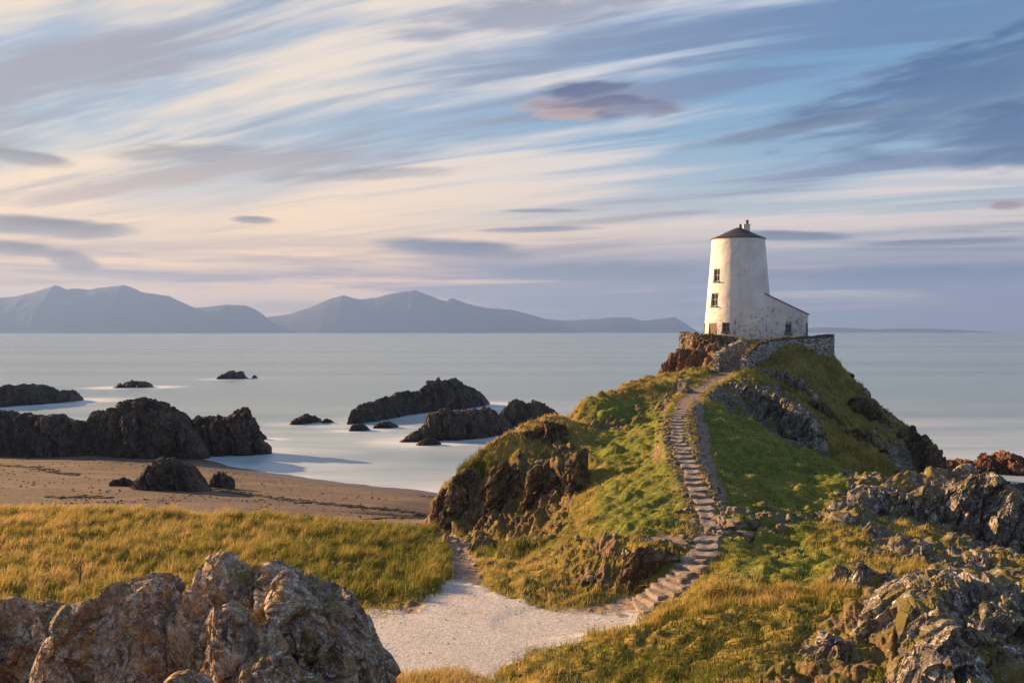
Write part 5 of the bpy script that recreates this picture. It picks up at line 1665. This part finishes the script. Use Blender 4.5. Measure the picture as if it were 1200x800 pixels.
clump_line('seaweed', g_((240, 566, 1.9), (280, 577, 1.9), (320, 584, 1.9), (360, 590, 1.9), (420, 594, 1.9), (500, 600, 1.8)), 260, 0.45, 0.22, MAT['wrack'], 5)
clump_line('seaweed', g_((0, 544, 1.2), (40, 548, 1.3), (90, 556, 1.6)), 70, 0.5, 0.2, MAT['wrack'], 6)
clump_line('seaweed', g_((430, 612, 2.6), (470, 610, 2.4), (505, 612, 2.4)), 60, 0.25, 0.2, MAT['wrack'], 7)
clump_line('seaweed', g_((60, 580, 2.8), (110, 581, 2.7), (135, 583, 2.7)), 16, 0.4, 0.28, MAT['wrack'], 8)

MAT['pale_stone'] = plain('pale_pebble', (0.45, 0.44, 0.43), 0.85)
def scatter(name, weight, n, smin, smax, mat, seed):
    r_ = np.random.default_rng(seed)
    w = area * weight
    cs = np.cumsum(w); idx = np.clip(np.searchsorted(cs, r_.random(n) * cs[-1]), 0, len(w) - 1)
    protos = [small_stone(1.0, r_.uniform(.6, .9), r_.uniform(.45, .7), 50 + k, 6) for k in range(6)]
    Vs, Fs, o0 = [], [], 0
    for i, k in zip(idx, r_.integers(0, 6, n)):
        V, Fc = protos[k]
        a = r_.random() * 6.28; sc = smin + (smax - smin) * r_.random() ** 3
        jx, jy = r_.normal(0, .12, 2)
        W = np.stack([V[:, 0] * cos(a) - V[:, 1] * sin(a), V[:, 0] * sin(a) + V[:, 1] * cos(a), V[:, 2]], 1) * sc + GP1[i] + np.array((jx, jy, sc * 0.12))
        Vs.append(W); Fs += [tuple(q_ + o0 for q_ in f_) for f_ in Fc]; o0 += len(V)
    o = mesh_np(name, np.concatenate(Vs), Fs, mat, None, True)
    tag(o, kind='stuff')
band = np.clip(smooth_noise(6.0, 3, 15.0) + 0.12, 0, 1)
scatter('shingle', vis * (sand > .6) * (GZ > 0.3) * (GY < 112) * (0.01 + band * band), 2200, 0.05, 0.20, MAT['beach_rock'], 31)
scatter('loose_gravel', vis * (gravel > .25) * (GY < 44) * (0.1 + np.clip(n_mid + .2, 0, 1)), 500, 0.02, 0.075, MAT['pale_stone'], 32)
scatter('loose_gravel', vis * (dirt > .35) * (gravel < .5) * (GY < 95), 600, 0.04, 0.17, MAT['step_stone'], 33)
scatter('scattered_stones', vis * grassy * (GX > -1) * (rockv > .03) * (GY < 100), 700, 0.1, 0.45, MAT['crag'], 34)
for px, py, z, hh, lab in ((93, 692, 5.0, 1.0, 'thin weathered wooden stake in the marram grass behind the brown slab'), (137, 588, 4.6, 1.1, 'thin wooden stake at the beach edge of the marram grass')):
    q_ = P(px, py, z=z)
    b_ = ground_z(q_[0], q_[1]) - 0.2
    mb = MB()
    for k in range(6):
        a0, a1 = k * pi / 3, (k + 1) * pi / 3
        r0, r1 = 0.045, 0.035
        mb.add([(r0 * cos(a0), r0 * sin(a0), 0), (r0 * cos(a1), r0 * sin(a1), 0), (r1 * cos(a1) + .04, r1 * sin(a1), hh + .2), (r1 * cos(a0) + .04, r1 * sin(a0), hh + .2)], [(0, 1, 2, 3)])
    mb.add([(0.035 * cos(k * pi / 3) + .04, 0.035 * sin(k * pi / 3), hh + .2) for k in range(6)], [(0, 1, 2, 3, 4, 5)])
    o = mb.build('wooden_stake', MAT['timber'])
    o.location = (q_[0], q_[1], b_)
    tag(o, lab, 'stake')
print('objects', len(bpy.data.objects))
